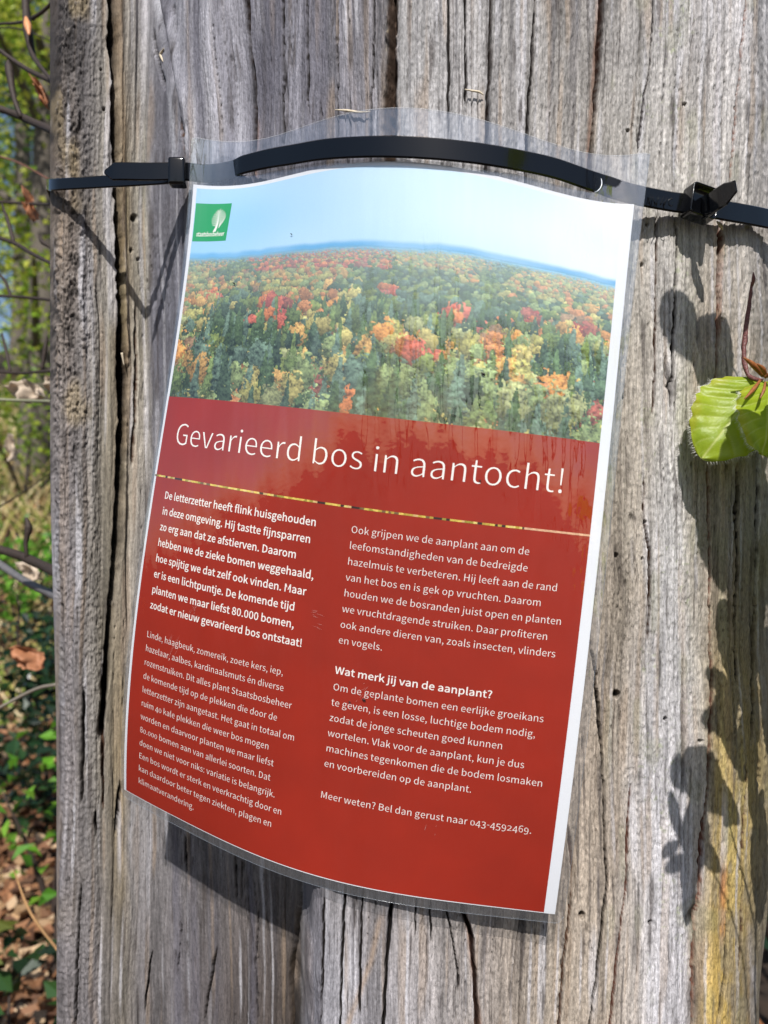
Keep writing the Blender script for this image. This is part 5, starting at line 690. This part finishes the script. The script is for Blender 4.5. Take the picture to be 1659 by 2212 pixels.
def beech_leaf(parent, loc, base, tip, nrm, width, seed=0, nv=7, curl=.12, hair=False, tone=1.0, name='leaf'):
    """pleated leaf with veins from base to tip; real size in metres"""
    base, tip, nrm = Vector(base), Vector(tip), Vector(nrm).normalized(); ax = tip - base; L_ = ax.length; ax.normalize()
    sd = ax.cross(nrm).normalized(); nm = sd.cross(ax).normalized()
    if nm.dot(nrm) < 0: nm = -nm
    ns, nc = 72, 49
    s = np.linspace(0, 1, ns)[:, None]; c = np.linspace(-1, 1, nc)[None, :]
    wd = width / 2 * np.clip(np.sin(math.pi * s ** .92), 0, 1) ** .62 * (1 - .16 * s) + .0002
    ph = (s - .30 * np.abs(c) * (1 - .4 * s)) * nv * 1.12           # pleats slant towards the tip
    wd = wd * (1 + .035 * np.cos(2 * math.pi * (s * nv * 1.12)) * (np.abs(c) > .9) + .02 * vn(s * 40, c * 3, 1, 1, 300 + seed))
    x = c * wd; y = s * L_ + .0 * c
    fold = np.abs(np.sin(math.pi * ph)) ; env = np.clip(np.abs(c) * 3, 0, 1) * np.clip(np.sin(math.pi * s), 0, 1) ** .4
    h = .00042 * (1 + .5 * vn(s * 6, c * 2, 1, 1, 360 + seed)) * (fold - .5) * env * (L_ / .04) + .0022 * np.abs(c) * (L_ / .04) * np.sin(math.pi * s) - curl * L_ * (s - .4) ** 2 + .0012 * vn(s * 5, c * 2, 1, 1, 320 + seed) - .0016 * np.abs(c) ** 3 * (1 + vn(s * 9, c * 0, 1, 1, 322 + seed))
    B_, A1, S1, N1 = [np.array(q_) for q_ in (base, ax, sd, nm)]
    V = B_ + A1 * y[..., None] + S1 * x[..., None] + N1 * h[..., None]
    vein = np.exp(-((fold) / .16) ** 2) * env; mid = np.exp(-(np.abs(x) / (.00042 * (L_ / .04))) ** 2)
    g0, g1, gy = lin((158, 176, 44)), lin((138, 162, 34)), lin((200, 206, 124)); k = (.5 + .5 * vn(s * 9, c * 3, 1, 1, 330 + seed))[..., None]
    cl = g0 * k + g1 * (1 - k); e_y = sm(np.abs(c) + .25 * vn(s * 8, c * 2, 1, 1, 340 + seed), .72, 1.05)[..., None] * .55; cl = cl * (1 - e_y) + lin((176, 172, 42)) * e_y
    vv_ = np.clip(vein * .5 + mid * .75, 0, 1)[..., None] * np.ones_like(cl); cl = (cl * (1 - vv_) + gy * vv_) * tone
    fine = 1 + .07 * vn(s * 260, c * 90, 1, 1, 350 + seed)[..., None]
    o = mesh_np(name, V.reshape(-1, 3) - np.array(loc), gridf(ns, nc), m_leaf, parent, col=(cl * fine).reshape(-1, 3))
    if hair:
        r = np.random.default_rng(seed + 1); Vh, Fh = [], []
        for k_ in range(330):
            i = int(r.integers(18, ns - 1)); side = 0 if r.random() < .5 else nc - 1; pt = V[i, side]; outw = (V[i, side] - V[i, nc // 2]); outw /= np.linalg.norm(outw) + 1e-9
            d_ = outw * .8 + A1 * r.uniform(.1, .9) + r.normal(0, .25, 3) + np.array([0, 0, -.25]); d_ /= np.linalg.norm(d_); l = r.uniform(.0008, .0024); w_ = np.cross(d_, N1) * .00004
            n0 = len(Vh); Vh += [pt - w_, pt + w_, pt + d_ * l + w_ * .2, pt + d_ * l - w_ * .2]; Fh.append((n0, n0 + 1, n0 + 2, n0 + 3))
        ho = mesh_np('leaf_hairs', np.array(Vh) - np.array(loc), np.array(Fh), m_hair, o, smooth=False); ho['kind'] = 'stuff'
    return o
BL = P3(1650, 818, .312)
branch = thing('beech_branch', 'beech shoot with two pleated fresh green leaves at the right edge of the trunk', 'branch', loc=BL)
beech_leaf(branch, BL, P3(1646, 820, .318), P3(1520, 986, .313), (-.12, -1, .30), .0370, 1, 7, hair=True)
beech_leaf(branch, BL, P3(1664, 822, .309), P3(1652, 979, .298), (.10, -1, .25), .0270, 2, 7, hair=True)
m_scale = simple('bud_scale', (140, 84, 44), .5, .2, 900, var=.25); m_twig = simple('beech_bark', (84, 56, 48), .6, .5, 900, var=.35); m_twig2 = simple('reddish_bark', (104, 62, 58), .5, .4, 1200, var=.35)
def scale_(a0, a1, r0):
    tube('bud_scale', [np.array(P3(*a0)) - np.array(BL), (np.array(P3(*a0)) * .45 + np.array(P3(*a1)) * .55) - np.array(BL) + np.array([.0004, -.0003, .0002]), np.array(P3(*a1)) - np.array(BL)], (r0 * .6, r0, r0 * .25), m_scale, branch, 7, 10)
scale_((1648, 812, .3115), (1606, 772, .306), .0013); scale_((1642, 822, .308), (1608, 862, .301), .0009); scale_((1655, 812, .31), (1636, 786, .304), .0011)
scale_((1653, 826, .303), (1641, 862, .299), .0007); scale_((1652, 815, .308), (1668, 806, .304), .0010)
tube('side_twig', [np.array(P3(*q_)) - np.array(BL) for q_ in ((1625, 609, .318), (1618, 660, .320), (1610, 720, .321), (1607, 770, .320), (1618, 812, .318), (1646, 822, .314))], (.0006, .0009, .0011, .0010, .0009, .0010), m_twig2, branch, 7, 44, bumpy=.28)
tube('bud', [np.array(P3(*q_)) - np.array(BL) for q_ in ((1625, 617, .318), (1628, 602, .317), (1627, 588, .316))], (.0005, .0008, .0002), m_twig2, branch, 6, 7)
# the same shoot goes on outside the frame; its leaves shade the right of the trunk
tube('twig', [np.array(q_) - np.array(BL) for q_ in ((.192, .235, .23), (.178, .27, .12), (.166, .305, .062), (.171, .275, -.02), (.176, .255, -.09), (.190, .235, -.19))], (.0020, .0016, .0014, .0013, .0011, .0007), m_twig, branch, 8, 60, bumpy=.15)
def caster(u, v, d, ang, length, width, seed, tilt=(0, -.6, .8)):
    """a leaf whose middle is d metres sunward of the trunk point (u, v)"""
    c_ = np.array(P3(u, v, surfY(u, v))) + np.array(TOSUN) * d
    n_ = Vector(tilt).normalized(); x_ = Vector((1, 0, 0)); y_ = n_.cross(x_).normalized(); x_ = y_.cross(n_)
    dr = (x_ * math.sin(ang) + y_ * math.cos(ang)) * length / 2
    if dr.z > 0: dr = -dr if False else dr
    beech_leaf(branch, BL, Vector(c_) - dr, Vector(c_) + dr, n_, width, seed, tone=1)
for i, (u, v, d, ang, ln_, wd) in enumerate([(1474, 704, .155, 2.4, .024, .021), (1542, 760, .118, .5, .030, .024), (1622, 1300, .10, .25, .060, .029), (1600, 1450, .105, 2.5, .044, .022), (1655, 1500, .11, 0, .044, .026), (1550, 985, .020, .3, .030, .028), (1625, 1030, .024, 2.9, .034, .030), (1540, 1185, .145, 2.6, .026, .016), (1580, 1175, .10, .3, .03, .02), (1552, 1480, .130, 1.9, .016, .008), (1548, 1560, .132, 1.4, .018, .009), (1566, 1535, .11, .6, .022, .014), (1575, 1600, .11, 2.6, .02, .012), (1625, 1680, .10, .1, .03, .009), (1476, 1665, .168, 1.1, .014, .012), (1560, 1735, .12, 2.0, .022, .012), (1575, 1765, .12, .8, .012, .006), (1462, 1765, .168, 2.8, .018, .006), (1470, 1860, .168, 1.2, .016, .006), (1490, 1925, .13, .15, .022, .008), (1530, 1855, .125, 2.2, .014, .008), (1450, 1830, .17, 1.0, .010, .005),
                                            (1640, 1150, .10, .2, .05, .032), (1520, 1690, .140, 2.3, .026, .020), (1502, 1800, .145, .1, .026, .015), (1494, 1875, .128, .5, .018, .010), (1640, 1850, .10, .1, .048, .020), (1608, 1600, .10, .2, .030, .011), (1700, 1400, .08, 0, .06, .04), (1700, 1150, .07, .4, .05, .034)]):
    caster(u, v, d, ang, ln_, wd, 10 + i)
# stems that carry those leaves
for q_ in (((.184, .25, .05), (.165, .262, .135), (.142, .262, .150)), ((.176, .255, -.09), (.150, .262, -.04), (.142, .25, -.03)), ((.19, .235, -.19), (.165, .25, -.10), (.145, .25, -.06))):
    tube('stem', [np.array(x) - np.array(BL) for x in q_], (.0007, .0005, .0004), m_twig, branch, 6, 16)

# ------------------------------------------------------------------ forest floor, undergrowth and trees behind
def ground_z(x, y):
    x = np.asarray(x, float); y = np.asarray(y, float)
    return -.86 + .30 * np.clip(y - 2.6, 0, 16) * sm(y, 2.4, 5) + .02 * (np.clip(y, 18.6, 200) - 18.6) + .05 * vn(x, y, 1.1, 1.3, 401) + .02 * vn(x, y, .3, .35, 402) - .02 * np.clip(-y, 0, 60)
gx = np.concatenate([-np.geomspace(200, 4.2, 26), np.linspace(-4, 4, 120), np.geomspace(4.2, 200, 26)]); gy = np.concatenate([-np.geomspace(200, 2.2, 20), np.linspace(-2, 9, 150), np.geomspace(9.2, 260, 30)])
GX, GY = np.meshgrid(gx, gy); m_soil = simple('forest_soil', (50, 38, 28), .95, .8, 30, var=.5)
g_ = mesh_np('ground', np.stack([GX, GY, ground_z(GX, GY)], -1).reshape(-1, 3), gridf(len(gy), len(gx)), m_soil); g_['kind'] = 'structure'

m_lit = simple('dry_leaf', (150, 96, 58), .7, attr=True, trans=.2); m_fol = simple('foliage', (90, 130, 30), .5, attr=True, trans=.38); m_gloss = simple('glossy_foliage', (30, 60, 25), .22, attr=True, trans=.1, spec=.6)
m_bark = simple('tree_bark', (96, 88, 78), .85, .6, 60, var=.3); m_dark = simple('dark_twig', (52, 41, 35), .7, .4, 400, var=.3)
def cards(name, P_, size, cols, mat, parent=None, loc=(0, 0, 0), flat=.3, seed=0, droop=0):
    """many small folded leaf blades (4 corner leaves, two quads sharing a keel)"""
    r = np.random.default_rng(seed); n = len(P_); nrm = r.normal(0, 1, (n, 3)); nrm[:, 2] = np.abs(nrm[:, 2]) + flat * 4; nrm /= np.linalg.norm(nrm, axis=1)[:, None]
    d1 = np.cross(nrm, r.normal(0, 1, (n, 3))); d1 /= np.linalg.norm(d1, axis=1)[:, None]; d1[:, 2] -= droop; d2 = np.cross(nrm, d1); d2 /= np.linalg.norm(d2, axis=1)[:, None]; d2 *= .5
    s = (size * r.uniform(.6, 1.3, n))[:, None]; f = r.uniform(.08, .3, (n, 1)) * s
    v = np.stack([P_ - d1 * s * .5, P_ - d1 * s * .06 + d2 * s * .62 + nrm * f, P_ + d1 * s * .5, P_ - d1 * s * .06 - d2 * s * .62 + nrm * f, ], 1)
    V = v.reshape(-1, 3) - np.array(loc); i = np.arange(n)[:, None] * 4; Fq = np.concatenate([i + [0, 1, 2], i + [0, 2, 3]])
    cc = np.repeat(cols * r.uniform(.7, 1.3, (n, 1)), 4, 0); return mesh_np(name, V, Fq, mat, parent, col=cc, smooth=False)
r = np.random.default_rng(31)
def pick(pal, n, r=r): return lin(np.array(pal))[r.integers(0, len(pal), n)]
n = 15000; y = .55 + 9 * r.random(n) ** 1.7; x = -.47 * y + r.normal(0, .5, n) * (y * .25 + .35); P_ = np.stack([x, y, ground_z(x, y) + .012 + .03 * r.random(n)], 1)
lit = cards('leaf_litter', P_, .048, pick([(152, 108, 74), (130, 90, 62), (180, 146, 108), (112, 80, 56), (200, 172, 138), (96, 66, 48), (164, 118, 84)], n), m_lit, flat=.5, seed=32); lit['kind'] = 'stuff'
n = 9000; x = r.uniform(-9, 8, n); y = 1 + 13 * r.random(n); P_ = np.stack([x, y, ground_z(x, y) + .012], 1)
lit2 = cards('leaf_litter', P_, .07, pick([(176, 120, 76), (190, 150, 104), (150, 100, 64), (206, 176, 130)], n), m_lit, flat=.5, seed=33); lit2['kind'] = 'stuff'
# dry grass and straw on the bank
n = 5200; y = 3.0 + 8 * r.random(n); x = -.46 * y + r.normal(0, 1.0, n); z = ground_z(x, y); hgt = r.uniform(.05, .26, n); lean = r.normal(0, .12, (n, 2)); w_ = .0035 + .001 * y
V = np.stack([np.stack([x - w_, y, z], 1), np.stack([x + w_, y, z], 1), np.stack([x + lean[:, 0] + w_ * .3, y + lean[:, 1], z + hgt], 1), np.stack([x + lean[:, 0] - w_ * .3, y + lean[:, 1], z + hgt], 1)], 1).reshape(-1, 3)
gr = mesh_np('dry_grass', V, np.arange(n * 4).reshape(-1, 4), m_lit, col=np.repeat(pick([(206, 186, 136), (190, 164, 112), (150, 150, 70), (222, 206, 164), (120, 140, 54)], n), 4, 0), smooth=False); gr['kind'] = 'stuff'
n = 2600; y = 1.9 + 8 * r.random(n); x = -.46 * y + r.normal(0, .6, n) * (.3 + y * .2); P_ = np.stack([x, y, ground_z(x, y) + .02 + .16 * r.random(n) ** 2], 1)
P_ = P_[(vn(P_[:, 0], P_[:, 1], .45, .7, 405) > .0) & (P_[:, 1] > 2.9)]
gc = cards('ground_cover', P_, .04, pick([(96, 136, 46), (120, 150, 56), (74, 108, 40), (140, 160, 70)], len(P_)), m_fol, flat=.2, seed=34); gc['kind'] = 'stuff'

def bush(name, label, cat, x, y, h, wd, n, size, pal, mat, seed, group=None, base_z=None, stems=4):
    r = np.random.default_rng(seed); z0 = float(ground_z(np.array([x]), np.array([y]))[0]) if base_z is None else base_z
    o = thing(name, label, cat, group, (x, y, z0)); cl = r.normal(0, 1, (max(5, n // 90), 3)) * [wd * .38, wd * .38, h * .22] + [0, 0, h * .58]
    P_ = cl[r.integers(0, len(cl), n)] + r.normal(0, 1, (n, 3)) * [wd * .13, wd * .13, h * .10]; P_[:, 2] = np.clip(P_[:, 2], .02, None)
    cards('foliage', P_, size, pick(pal, n, r), mat, o, flat=.15, seed=seed + 1)
    for k in range(stems):
        c = cl[k % len(cl)]; tube('stem', [(r.normal(0, .02), r.normal(0, .02), -.03), (c[0] * .4, c[1] * .4, c[2] * .5), tuple(c)], (h * .012 + .002, h * .008 + .001, .001), m_dark, o, 6, 9)
    return o
HOL = [(28, 50, 30), (22, 42, 28), (38, 64, 34), (46, 72, 36), (90, 96, 42)]; BR = [(104, 158, 44), (124, 170, 56), (84, 138, 40)]
bush('holly_shrub', 'low glossy dark green holly shrub at the lower left beside the trunk foot', 'shrub', -.54, 1.10, .22, .30, 200, .042, HOL, m_gloss, 501)
bush('holly_shrub', 'dark evergreen shrub in the shade left of the trunk, under the lower dark branches', 'shrub', -.98, 2.25, .66, .42, 900, .042, HOL[:3], m_gloss, 503)
bush('seedling', 'bright green sprouting seedling in front of the dark shrub left of the trunk', 'plant', -.70, 1.62, .54, .16, 60, .034, BR, m_fol, 505, stems=2)
bush('seedling', 'pale green young plant low beside the left edge of the trunk, above the leaf litter', 'plant', -.60, 1.40, .42, .13, 34, .034, BR, m_fol, 507, stems=2)
bush('bramble', 'mid green bramble clump on the leafy bank, halfway up the left side', 'shrub', -1.75, 3.9, .55, .9, 900, .05, [(86, 140, 40), (110, 160, 50), (70, 118, 36)], m_fol, 509)
bush('shrub', 'yellow green spring shrub on the bank at left, behind the dark twigs', 'shrub', -2.6, 5.6, 1.3, 1.6, 2200, .055, [(130, 160, 44), (160, 176, 60), (96, 130, 40)], m_fol, 511)
bush('dark_shrub', 'shaded evergreen shrub behind the lower right edge of the trunk', 'shrub', .75, 1.5, .9, .8, 1500, .05, HOL[:3], m_gloss, 513)

def tree(label, x, y, h, cw, n, size, pal, seed, lean=0.0, tr_=.12, low=.25, group='trees behind the trunk', mat=None):
    r = np.random.default_rng(seed); z0 = float(ground_z(np.array([x]), np.array([y]))[0]) - .05; o = thing('tree', label, 'tree', group, (x, y, z0))
    top = np.array([lean, r.normal(0, .2), h]); tube('trunk', [(0, 0, 0), (lean * .2 + .05, .03, h * .3), (lean * .6, -.03, h * .65), tuple(top)], (tr_ * 1.25, tr_, tr_ * .6, tr_ * .15), m_bark, o, 10, 26, bumpy=.08)
    nl = 9; tips = []
    for k in range(nl):
        f = low + (1 - low) * (k + r.random()) / nl; an = r.uniform(0, 6.28); rad = cw * (1 - .55 * max(0, f - .5)) * r.uniform(.5, 1); b0 = np.array([lean * f, 0, h * f]); tp = b0 + np.array([math.cos(an) * rad, math.sin(an) * rad, h * r.uniform(.02, .14)])
        tube('limb', [tuple(b0), tuple((b0 + tp) / 2 + [0, 0, .12]), tuple(tp)], (tr_ * .35, tr_ * .22, .01), m_bark, o, 6, 9); tips += [(b0 * (1 - s) + tp * s) for s in (.35, .6, .8, 1.0)]
    tips = np.array(tips); c_ = tips[r.integers(0, len(tips), n)]; P_ = c_ + r.normal(0, 1, (n, 3)) * [cw * .16, cw * .16, h * .045]
    if n: cards('crown', P_, size, pick(pal, n, r), mat or m_fol, o, flat=.12, seed=seed + 1)
    return o
YG = [(176, 188, 60), (196, 200, 80), (150, 172, 52), (120, 150, 44)]; GG = [(96, 130, 44), (74, 108, 40), (120, 150, 52)]
for i, (lab, x, y, h, cw, n, size, pal, lean) in enumerate([
    ('young yellow green beech nearest behind the left edge of the trunk', -2.9, 6.3, 4.4, 1.3, 2600, .07, YG, .2),
    ('slim leafy tree with pale trunk at the far left edge', -4.6, 8.6, 6.5, 1.7, 3200, .085, YG, -.3),
    ('darker green tree standing on the bank behind the young beech', -4.3, 10.5, 7.5, 2.0, 3200, .10, GG, .3),
    ('tall bright tree rising on the bank behind the top left twigs', -6.2, 13.0, 10, 2.6, 4200, .13, YG, .1),
    ('broad green tree high on the bank far behind on the left', -8.2, 17.5, 12, 3.4, 4600, .17, GG + YG[:1], 0),
    ('tree with thin yellow foliage farthest left on the bank', -11.5, 21, 13, 3.6, 4200, .2, YG, 0),
    ('leafy tree hidden straight behind the trunk', .6, 9.5, 8, 2.2, 1600, .12, GG, 0),
    ('tree on the bank hidden behind the right side of the trunk', 4.8, 10.5, 8.5, 2.4, 2200, .12, YG, .2),
    ('green tree behind the far right side of the trunk', 8.4, 14.5, 11, 3.0, 2400, .16, GG, 0)]):
    tree(lab, x, y, h, cw, n, size, pal, 600 + i * 3, lean)
for i, (lab, x, y, h, cw, n, tr_) in enumerate([
    ('large tree behind the photographer, reflected left of centre in the film', -3.9, -19.0, 6.6, 1.6, 1300, .24), ('forked tree behind the photographer, reflected in the middle of the film', .6, -22.0, 7.6, 1.9, 1500, .28), ('leaning tree behind the photographer, reflected at the right of the film', 5.6, -20, 6.4, 1.6, 1100, .2),
    ('tree behind the photographer at far left', -9.5, -20, 7.5, 2.4, 1500, .22), ('tree behind the photographer at far right', 12, -21, 7.5, 2.4, 1500, .22)]):
    tree(lab, x, y, h, cw, n, .16, GG, 700 + i * 3, .3 * (-1) ** i, tr_, .35, 'trees behind the photographer')

# near twigs that cross the strip left of the trunk
def twig(label, pts, rad, mat=None, group='twigs left of the trunk', n=None, kids=()):
    loc = P3(*pts[0]); o = thing('twig', label, 'twig', group, loc)
    tube('stem', [np.array(P3(*q_)) - np.array(loc) for q_ in pts], [x * .62 for x in rad], mat or m_dark, o, 7, n or 26, bumpy=.12)
    for nm, kp, kr, km in kids: tube(nm, [np.array(P3(*q_)) - np.array(loc) for q_ in kp], kr, km, o, 7, 14)
    return o
m_bud = simple('pale_bud', (214, 150, 104), .5, .2, 700, var=.2)
twig('thick dark twig dropping from the top left corner, ending at the trunk', [(50, -70, .66), (56, 20, .65), (60, 70, .64), (72, 120, .63), (92, 150, .60), (118, 180, .55)], (.0050, .0050, .0062, .0036, .0026, .0022), kids=(
    ('bud', [(56, 38, .63), (60, 56, .625), (63, 76, .62)], (.0012, .0034, .0008), m_bud), ('side_shoot', [(58, 46, .64), (30, 50, .66), (-15, 52, .68)], (.0014, .0012, .001), m_dark), ('side_shoot', [(70, 40, .64), (96, 22, .62), (130, -14, .6)], (.0016, .0014, .0012), m_dark)))
twig('straight dark twig slanting down below the top left corner', [(-30, 86, .62), (20, 124, .61), (62, 152, .60), (112, 176, .57), (125, 182, .56)], (.0024, .0028, .0032, .0030, .003))
twig('stout grey twig with an upright bud, a third of the way down the left edge', [(-30, 226, .60), (30, 246, .59), (80, 268, .57), (118, 284, .54)], (.0042, .0046, .0048, .0044), kids=(('long_bud', [(46, 254, .58), (30, 210, .585), (20, 150, .59), (17, 130, .59)], (.0016, .0020, .0034, .0008), m_dark),))
twig('thin twig crossing level beside the left tie end', [(-30, 434, .75), (60, 440, .72), (125, 442, .62)], (.0022, .0022, .0018))
twig('thin dark twig slanting to the trunk below the left tie', [(-30, 505, .68), (30, 525, .66), (70, 548, .62), (118, 573, .57)], (.0026, .0030, .0026, .0022), kids=(('side_shoot', [(30, 525, .66), (18, 480, .67), (4, 440, .68)], (.0018, .0018, .0008), m_dark), ('bud', [(84, 508, .63), (92, 522, .625), (112, 536, .62)], (.0008, .0022, .001), m_dark)))
twig('level dark twig just above the pale dead leaf', [(-30, 638, .70), (50, 642, .68), (125, 650, .62)], (.0022, .0024, .0020), kids=(('side_shoot', [(24, 640, .69), (10, 606, .7), (-10, 585, .71)], (.0016, .0013, .001), m_dark),))
twig('slender twig passing in front of the pale dead leaf', [(-30, 800, .70), (40, 806, .68), (125, 800, .62)], (.0020, .0022, .002), kids=(('side_shoot', [(22, 804, .69), (14, 760, .7), (4, 720, .71)], (.0015, .0017, .0008), m_dark), ('side_shoot', [(90, 802, .66), (98, 750, .66), (102, 726, .66)], (.0015, .002, .0008), m_dark)))
twig('pale greenish twig level under the pale dead leaf', [(-30, 862, .66), (60, 866, .64), (128, 868, .58)], (.0022, .0024, .0022), simple('green_bark', (128, 128, 104), .6, var=.2, bscale=500))
twig('heavy dark branch sloping down to the trunk halfway up', [(-40, 1176, .66), (30, 1196, .64), (80, 1216, .61), (128, 1240, .56)], (.0060, .0062, .0064, .0066), kids=(('side_shoot', [(58, 1206, .62), (56, 1170, .62), (62, 1140, .62), (56, 1118, .62)], (.0015, .0018, .0032, .0010), m_dark),))
twig('grey branch just below the heavy dark one', [(-40, 1188, .74), (10, 1226, .72), (55, 1256, .69), (100, 1278, .64), (128, 1292, .60)], (.0052, .0056, .0056, .0060, .006), simple('grey_bark', (98, 96, 98), .6, .4, 300, var=.2))
twig('bare grey twig rising to the right above the leaf litter', [(-30, 1545, .8), (30, 1512, .78), (80, 1488, .75), (125, 1478, .7)], (.0024, .0026, .0028, .0024), simple('pale_bark', (140, 130, 118), .7, var=.2, bscale=400))
twig('thin tan twig slanting down near the bottom left', [(30, 1880, .8), (60, 1960, .76), (92, 2010, .72), (125, 2052, .66)], (.0010, .0022, .0022, .002), simple('tan_bark', (170, 130, 86), .6, var=.2, bscale=400))
twig('hair-thin twig crossing the corner between the two top dark twigs', [(-30, 60, .9), (40, 62, .86), (120, 92, .78)], (.0016, .0015, .001))
twig('thin reddish twig between the stout grey twig and the tie end', [(-30, 330, .8), (40, 352, .78), (120, 396, .7)], (.0018, .0016, .0014), simple('red_bark', (112, 74, 58), .6, var=.2, bscale=400))
twig('thin twig slanting up behind the two dark lower branches', [(-30, 1110, 1.0), (40, 1070, .95), (125, 1010, .9)], (.0022, .0018, .001))
twig('fine upright shoot below the grey branch', [(40, 1420, .8), (38, 1370, .8), (42, 1320, .8), (36, 1290, .8)], (.0014, .0014, .0016, .0008))
m_dead = simple('pale_dead_leaf', (214, 196, 176), .6, trans=.3, var=.12, bscale=200); m_dead2 = simple('brown_dead_leaf', (186, 128, 92), .6, trans=.3, var=.2, bscale=150)
def dead_leaf(label, u, v, Y, ln_, wd, ang, mat, seed):
    loc = P3(u, v, Y); nu, nc = 22, 13; s = np.linspace(0, 1, nu)[:, None]; c = np.linspace(-1, 1, nc)[None, :]
    wv = wd / 2 * np.sin(math.pi * s) ** .6 + .0003; x = c * wv; y_ = (s - .5) * ln_ + 0 * c; h = .006 * np.abs(np.sin(math.pi * (s - .3 * np.abs(c)) * 6)) * np.abs(c) + ln_ * .16 * np.cos(c * 2.2) + .01 * vn(s * 4, c * 2, 1, 1, seed)
    V = np.stack([x * math.cos(ang) - y_ * math.sin(ang), -h, x * math.sin(ang) + y_ * math.cos(ang)], -1).reshape(-1, 3)
    o = mesh_np('dead_leaf', V, gridf(nu, nc), mat); o.location = loc; tag(o, label, 'dead leaf', 'dead leaves left of the trunk'); return o
dead_leaf('pale whitish curled dead leaf hanging on the twigs left of the trunk', 54, 846, .68, .032, .020, 1.3, m_dead, 1)
dead_leaf('small cream dead leaf touching the trunk edge beside the pale curled one', 112, 832, .70, .016, .012, .4, m_dead, 2)
dead_leaf('brown pointed dead leaf low on the left, under the dark branches', 60, 1420, .80, .040, .020, 1.0, m_dead2, 3)
dead_leaf('pale dead leaf between the two dark branches', 66, 1232, .86, .030, .020, .9, m_dead, 4)
dead_leaf('narrow white dead leaf standing upright on the bank', 26, 967, 1.0, .036, .011, .05, m_dead, 5)
dead_leaf('small orange brown leaf hanging below the left tie end', 66, 445, .72, .030, .008, .2, m_dead2, 6)
dead_leaf('orange brown bud-like leaf against the trunk edge near the top', 92, 205, .64, .028, .008, .5, m_dead2, 7)
